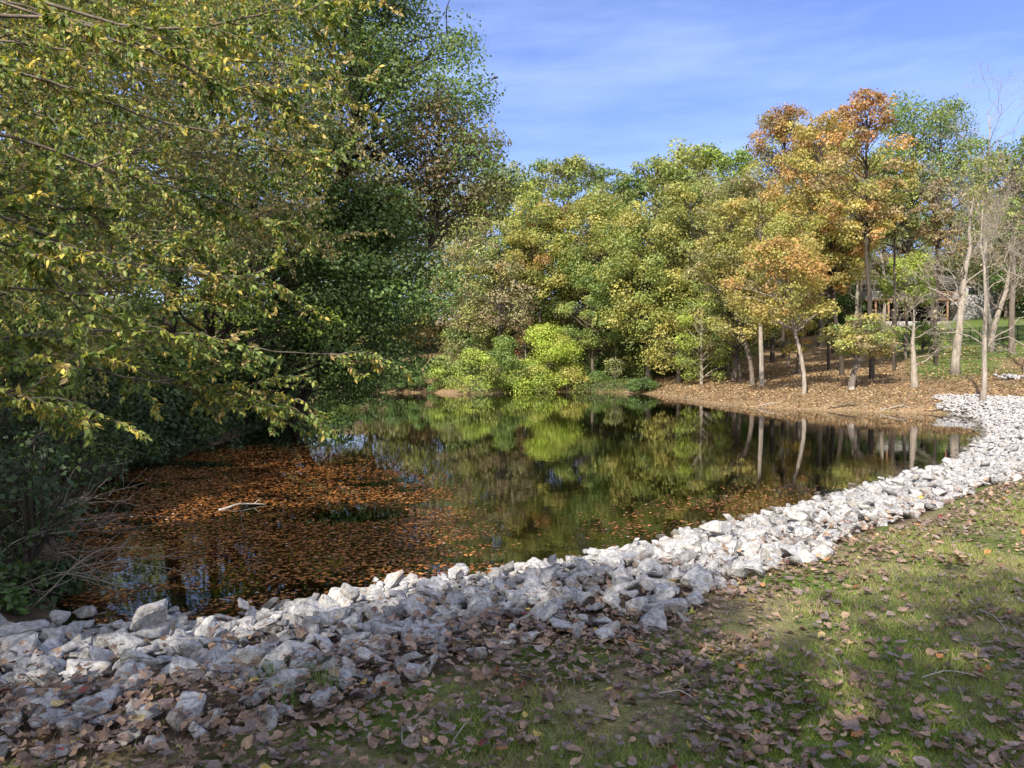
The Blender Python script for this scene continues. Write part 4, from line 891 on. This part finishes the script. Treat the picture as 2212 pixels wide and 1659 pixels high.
for q, (px, dd, top) in enumerate(((905, 71.6, 770), (860, 71.8, 785), (800, 72.2, 780), (745, 72.4, 770), (690, 72.6, 778), (1290, 74.6, 800), (1385, 69.8, 812))):
    shrub(['dull green waterside shrub just left of the pale thicket', 'low dark waterside shrub under the maple boughs', 'dark waterside shrub behind the maple boughs', 'green waterside shrub behind the elm twigs, right', 'green waterside shrub behind the elm twigs, left', 'small green shrub at the mouth of the shaded inlet', 'low green shrub where the brown slope begins'][q], px, top, 90, [[MG, GR], [DG, GR], [DG, GR], [GR, MG], [GR, DG], [GR, MG], [GR, DG]][q], d=dd, seed=790+q, nl=3500, nblob=26)
# small bright plant at the water corner
def rosette(label, base, n, ls, hgt, rad, col, seed, cat='plant', name='leafy_plant'):
    r = np.random.default_rng(seed); t = empty(name, base, label, cat); g = Geo(); gl = Geo(); pos = []; tg = []
    for _ in range(n):
        a = r.uniform(0, 2*pi); e = np.array([cos(a)*rad*r.random(), sin(a)*rad*r.random(), hgt*r.uniform(.4, 1)]); S_ = wiggle(np.array([0., 0, -.02]), e, 5, .2, r, .15); g.tube(S_, np.linspace(.004, .002, 5), 4)
        for u in range(7): pos.append(S_[1+u % 4]+r.normal(0, .025, 3)); tg.append(randdir(1, r)[0]+np.array([0, 0, .2]))
    g.build('stem', M_bark, t); pos = np.array(pos); nl = len(pos); gl.inst(elm, pos, basis(randdir(nl, r)*.6+np.array([0, 0, 1]), r, np.array(tg)), r.uniform(.7, 1.2, nl)*ls, np.array(col)*r.uniform(.7, 1.3, (nl, 1)))
    gl.build('leaves', M_leaf, t); return t
b = np.array([-4.75, 7.35, hz(-4.75, 7.35)]); rosette('small bright green leafy plant at the left water corner', b, 16, .075, .3, .42, (.12, .24, .05), 401)
b = hit(1275, 1222); rosette('tiny green weed growing among the rocks at the water line', b, 9, .05, .2, .16, (.1, .2, .05), 402)
def tuftg(label, base, n, hgt, seed, col=(.16, .24, .06)):
    r = np.random.default_rng(seed); g = Geo(); P = r.normal(0, .03, (n, 3))*np.array([1, 1, 0]); lean = randdir(n, r)*np.array([1, 1, .1]); up = unit(lean*.45+np.array([0, 0, 1])); side = unit(np.cross(up, randdir(n, r)))
    h_ = r.uniform(.5, 1, n)*hgt; g.inst(T, P, np.stack([side, up, np.cross(side, up)], 2), np.c_[np.full(n, .005), h_, h_], np.array(col)*r.uniform(.7, 1.3, (n, 1)))
    return tag(g.build('grass_tuft', M_grass, loc=base), label, 'grass tuft', 'grass tufts among the rocks')
for q, (px, py, lab) in enumerate([(590, 1500, 'grass tuft between two rocks left of centre'), (702, 1535, 'tallest grass tuft, among brown leaves by a flat rock'), (610, 1560, 'short tuft at the foot of the flat rock'), (660, 1225+270, 'thin tuft beside a leaning rock'), (1290, 1225, 'small tuft on the rocks near the water')]):
    tuftg(lab, hit(px, py), 60, (.16, .24, .13, .14, .15)[q], 410+q)

# --- dead branches: brush pile at the left, stick in the water, twigs on the lawn
def deadbranch(label, pts, r0_, seed, mat=None, sub=6, name='dead_branch', group=None, sl=.4):
    r = np.random.default_rng(seed); pts = np.array(pts, float); o0 = pts[0].copy(); Q = pts-o0; u = np.linspace(0, len(Q)-1, 14); Q = np.stack([np.interp(u, np.arange(len(Q)), Q[:, c]) for c in range(3)], 1)
    for _ in range(2): Q[1:-1] = (Q[:-2]+2*Q[1:-1]+Q[2:])/4
    ln = np.linalg.norm(Q[-1]); Q[1:] += np.cumsum(r.normal(0, .008*ln, Q[1:].shape), 0)*np.array([1, 1, .5]); g = Geo(); g.tube(Q, np.linspace(r0_, r0_*.35, 14), 6)
    for _ in range(sub):
        i = int(r.integers(3, 14)); d = unit((unit((Q[-1]-Q[0])[None])[0]+randdir(1, r)[0]*.8)[None])[0]; g.tube(wiggle(Q[i], Q[i]+d*ln*sl*r.uniform(.4, 1), 6, .2, r), np.linspace(r0_*.45, r0_*.15, 6), 4)
    return tag(g.build(name, mat or M_twig, loc=o0), label, 'branch', group)
BP = 'dead branches of the brush pile'
rb = np.random.default_rng(15)
words = ['thin grey', 'pale forked', 'crooked grey', 'long drooping', 'short stubby', 'bent', 'slender pale', 'knotty', 'arched', 'dark thin']
for q in range(30):
    a = on_z(rb.uniform(-140, 85), rb.uniform(1110, 1340), .15); e = a+np.array([rb.uniform(.4, 1.5), rb.uniform(-.7, 1.3), rb.uniform(-.12, .5)]); m_ = (a+e)/2+np.array([0, 0, rb.uniform(.05, .3)])
    px = CX+e[0]/e[1]*F; py = HZ-(e[2]-CZ)/e[1]*F
    deadbranch('%s dead branch of the brush pile, tip %s %s' % (words[q % 10], 'low' if py > 1240 else 'midway up' if py > 1150 else 'high', 'at the frame edge' if px < 60 else 'over the bank' if px < 130 else 'reaching over the water'), [a, m_, e], rb.uniform(.005, .012), 500+q, M_twig if q % 3 else M_bark, group=BP, sub=7)
for q in range(14):
    t_ = q/14; a = np.array([-5.6-4.6*t_, 8.5+10*t_, .2]); a[0] -= rb.uniform(0, .7); e = a+np.array([rb.uniform(.5, 1.5), rb.uniform(-1, 1), rb.uniform(-.15, .8)])
    deadbranch('%s bare stick leaning over the left shore, %s' % (words[q % 10], ['nearest group', 'middle group', 'farthest group'][min(q//5, 2)]), [a, (a+e)/2+np.array([0, 0, .2]), e], rb.uniform(.008, .016), 540+q, M_twig, group='sticks along the left shore', sub=6)
deadbranch('pale stick floating among the leaves in the pond', [on_z(470, 1103, .0), on_z(520, 1090, .05), on_z(572, 1091, .0)], .022, 560, M_twig_pale, sub=3)
deadbranch('thin upright twig poking out of the leafy water', [on_z(524, 1152, -.02), on_z(524, 1152, 0)+np.array([-.05, 0, .22]), on_z(524, 1152, 0)+np.array([.04, .1, .4])], .007, 561, M_twig, sub=2)
deadbranch('short thin twig floating near the rocks', [on_z(470, 1417-120, .01), on_z(500, 1300, .015)], .008, 562, M_twig_pale, sub=1)
for q, (px, py, ex, ey, lab) in enumerate([(845, 1590, 868, 1632, 'short crooked pale twig on the grass at bottom centre'), (975, 1640, 1015, 1600, 'straight thin stick at the bottom edge'), (2120, 1335, 2185, 1380, 'curved pale twig on the lawn at the right edge'), (1425, 1520, 1510, 1560, 'long thin bent twig in the grass right of centre'), (2000, 1500, 2120, 1490, 'thin curved twig lying among leaves at lower right'), (1210, 1470, 1240, 1500, 'small thin twig beside the dirt patch'), (480, 1410+110, 640, 1505, 'long straight dead stem lying over the leaf drift'), (1790, 1440, 1830, 1500, 'forked thin twig among the leaves right of centre')]):
    a = hit(px, py); e = hit(ex, ey); a[2] += .03; e[2] += .035; m_ = (a+e)/2+np.array([.02, .03, .025]); deadbranch(lab, [a, m_, e], (.006, .003, .005, .004, .004, .003, .004, .003)[q], 570+q, M_twig_pale, sub=2, name='fallen_twig', group='twigs lying on the lawn', sl=.3)

# ------------------------------------------------------------ house, fence
hb = np.array([(1985-CX)/F*102, 102, CZ+100/F*102]); gzh = hz(hb[0], 102); hb[2] = gzh
mH = 102/F
house = empty('house', hb, 'grey house with a raised timber deck on the wooded hill at right', 'house')
M_wall = plain('siding_grey', (.25, .245, .24), .8, 3, (.33, .325, .31)); M_trim = plain('trim_white', (.5, .5, .48)); M_deck = plain('deck_timber', (.2, .11, .07), .7, 6, (.32, .18, .11)); M_deckg = plain('grey_timber', (.3, .28, .27), .7, 6, (.4, .38, .36))
M_roof = plain('roof_shingle', (.07, .065, .06), .9, 8, (.13, .12, .11)); M_glass = plain('window_glass', (.02, .025, .03), .08, spec=.8); M_dark = plain('under_deck_shade', (.012, .012, .013)); M_conc = plain('concrete', (.25, .24, .23), .9, 2, (.34, .33, .31)); M_black = plain('black_metal', (.012, .012, .012), .5)
ztop = CZ+(790-621)*mH-gzh; zdeck = CZ+(790-652)*mH-gzh; zb = CZ+(790-694)*mH-gzh
def px2x(px): return (px-CX)*mH-hb[0]
x0, x1 = px2x(1855), px2x(2138)
g = Geo()
g.box(((x0+px2x(2055))/2, 3.5, (zdeck+ztop)/2+.2), (px2x(2055)-x0, 7, ztop-zdeck+.4)); g.box(((px2x(2055)+x1)/2, 2.6, (ztop+zb-1.4)/2), (x1-px2x(2055)-.01, 8, ztop-zb+1.4))
g.build('wall', M_wall, house)
g = Geo(); g.box(((x0+px2x(2055))/2, 4.2, (zb-1+zdeck)/2), (px2x(2055)-x0-.02, 5.5, zdeck-zb+.99)); g.build('lower_storey_shade', M_dark, house)  # shade of the open space under the deck, painted as a near-black box
g = Geo(); g.box(((x0+x1)/2, 3.1, ztop+.28), (x1-x0+.9, 9.6, .16)); 
xa, xb, yy0, yy1, ym = x0-.45, x1+.45, -1.7, 7.9, 3.1
g.add([[xa, yy0, ztop+.36], [xb, yy0, ztop+.36], [xb, yy1, ztop+.36], [xa, yy1, ztop+.36], [xa+1.5, ym, ztop+1.9], [xb-1.5, ym, ztop+1.9]], [0,1,5,4, 1,2,5, 2,3,4,5, 3,0,4], [4, 3, 4, 3])
g.build('roof', M_roof, house)
g = Geo(); g.box((px2x(1950), -1.4, zdeck), (px2x(2055)-px2x(1855), 2.8, .22)); g.build('deck_floor', M_deck, house)
for (a, b_, mt) in ((1860, 1985, M_deckg), (1985, 2053, M_deck)):
    g = Geo(); xa_, xb_ = px2x(a), px2x(b_); g.box(((xa_+xb_)/2, -2.75, zdeck+1.05), (xb_-xa_, .09, .08)); g.box(((xa_+xb_)/2, -2.75, zdeck+.2), (xb_-xa_, .06, .06))
    for u in np.arange(xa_+.1, xb_, .16): g.box((u, -2.75, zdeck+.62), (.045, .04, .78))
    g.build('railing', mt, house)
for px in (1870, 1897, 1934, 2021, 2050):
    g = Geo(); g.box((px2x(px), -2.6, (zdeck+zb)/2-.5), (.2, .2, zdeck-zb+.8)); g.build('deck_post', M_deck, house)
for (a, b_, z0_, z1_) in ((1975, 2008, .5, 1.75), (2035, 2046, .7, 1.5), (1900, 1935, .3, 1.9), (2075, 2095, .9, 1.7)):
    yw = -.0 if a < 2055 else -1.42
    w = Geo(); w.box(((px2x(a)+px2x(b_))/2, yw-.03, zdeck+(z0_+z1_)/2), (px2x(b_)-px2x(a)+.16, .05, z1_-z0_+.16)); wo_ = w.build('window', M_trim, house)
    w = Geo(); w.box(((px2x(a)+px2x(b_))/2, yw-.07, zdeck+(z0_+z1_)/2), (px2x(b_)-px2x(a), .03, z1_-z0_)); w.build('pane', M_glass, wo_)
g = Geo(); g.box((px2x(1955), -.5, zb-.55), (9.5, 5.2, .7)); g.build('patio_slab', M_conc, house)
g = Geo(); g.box((x1+.02, -1.5, (ztop+zb)/2), (.22, .1, ztop-zb)); g.build('corner_board', M_trim, house)
# black metal fence
fp = [place(x, d=dd) for x, dd in ((1950, 80), (1985, 78), (2030, 77), (2075, 75), (2115, 72), (2150, 69), (2180, 66), (2215, 64), (2260, 62))]
fl = empty('fence', fp[4], 'thin black metal fence crossing the hillside lawn', 'fence'); fo = np.array(fl.location)
P_ = []
for a, b_ in zip(fp[:-1], fp[1:]):
    for t_ in (0, .5): P_.append(a*(1-t_)+b_*t_)
for p in P_:
    g = Geo(); zz_ = hz(p[0], p[1]); g.tube([np.array([p[0], p[1], zz_-.2])-fo, np.array([p[0], p[1], zz_+1.35])-fo], .045, 4); g.build('post', M_black, fl)
g = Geo()
for a, b_ in zip(P_[:-1], P_[1:]):
    for hh in (.15, 1.25): g.tube([np.array([a[0], a[1], hz(a[0], a[1])+hh])-fo, np.array([b_[0], b_[1], hz(b_[0], b_[1])+hh])-fo], .018, 4)
    for u in np.linspace(0, 1, 9)[1:-1]:
        p = a*(1-u)+b_*u; zz_ = hz(p[0], p[1]); g.tube([np.array([p[0], p[1], zz_+.1])-fo, np.array([p[0], p[1], zz_+1.25])-fo], .008, 3)
g.build('rails', M_black, fl)
for q, (px, dx, lab) in enumerate([(1480, 1.8, 'long sunken stick at the waterline where the brown slope begins'), (1640, 2.2, 'thin dark stick on the waterline below the pale trunks'), (1790, 2.6, 'crooked dark branch lying in the water edge below the low oak'), (1905, 2.0, 'forked dead branch at the waterline before the bare stub tree'), (2015, 1.6, 'low tangle of twigs at the water edge beside the white rocks'), (1350, 2.5, 'half sunken pale stick in the shaded inlet'), (1010, 3.0, 'dark branch drooping from the thicket into the water')]):
    d_ = np.linspace(30, 90, 900); xx_ = (px-CX)/F*d_; ins_ = sdist(xx_, d_) < 0; i_ = int(np.max(np.nonzero(ins_)[0])); a = np.array([xx_[i_], d_[i_]+.15, .1])
    deadbranch(lab, [a, a+np.array([dx*.5, -.25-.1*q % .3, .28]), a+np.array([dx, -.1, .02])], .045, 590+q, M_twig if q % 2 else M_bark_dark, sub=7, group='sticks along the far shore')
# a small heap of pale rocks on the slope at the right edge
g = Geo(); c0 = hit(2192, 819); rp = np.random.default_rng(9); n = 40; Pp = np.c_[rp.normal(0, .6, n), rp.normal(0, .35, n), rp.uniform(0, .2, n)]
g.inst(lo_t[2], Pp, frames(n, rp), rp.uniform(.2, .4, n), np.ones((n, 3))); tag(g.build('rock_heap', M_rock, loc=c0), 'small separate heap of pale rocks on the grassy slope', 'rocks', kind='stuff')

# ------------------------------------------------------------ trees behind the camera that shade the foreground
SG = 'trees behind the viewer'
for q, (x, y, top, rad, cb, lab) in enumerate([
    (-12.5, -9.5, 15.0, 3.8, 3, 'leftmost tree behind the viewer, shading the shallows'),
    (-9.0, .6, 10.0, 2.6, 3.0, 'tree just outside the left edge, shading the leafy shallows'),
    (-13.2, 4.8, 10.8, 2.8, 3.0, 'tree outside the left edge behind the near elm'),
    (-7.6, -9.5, 13.4, 4.2, 3, 'tree behind the viewer shading the left rocks'),
    (-3.0, -9.5, 12.6, 4.2, 2.5, 'tree behind the viewer shading the lawn centre'),
    (2.4, -9.5, 11.5, 4.0, 2.5, 'tree behind the viewer shading the lower right lawn'),
    (-8.0, -19, 18.6, 4.5, 5, 'tallest tree behind the viewer')]):
    tree('shade_tree', lab, 'tree', (x, y, hz(x, y)), top, rad, cb, [GR, MG, YG], nblob=70, nleaf=9000, ls=.26, tr=.25, seed=260+q, group=SG, fill=.15)
print('done')
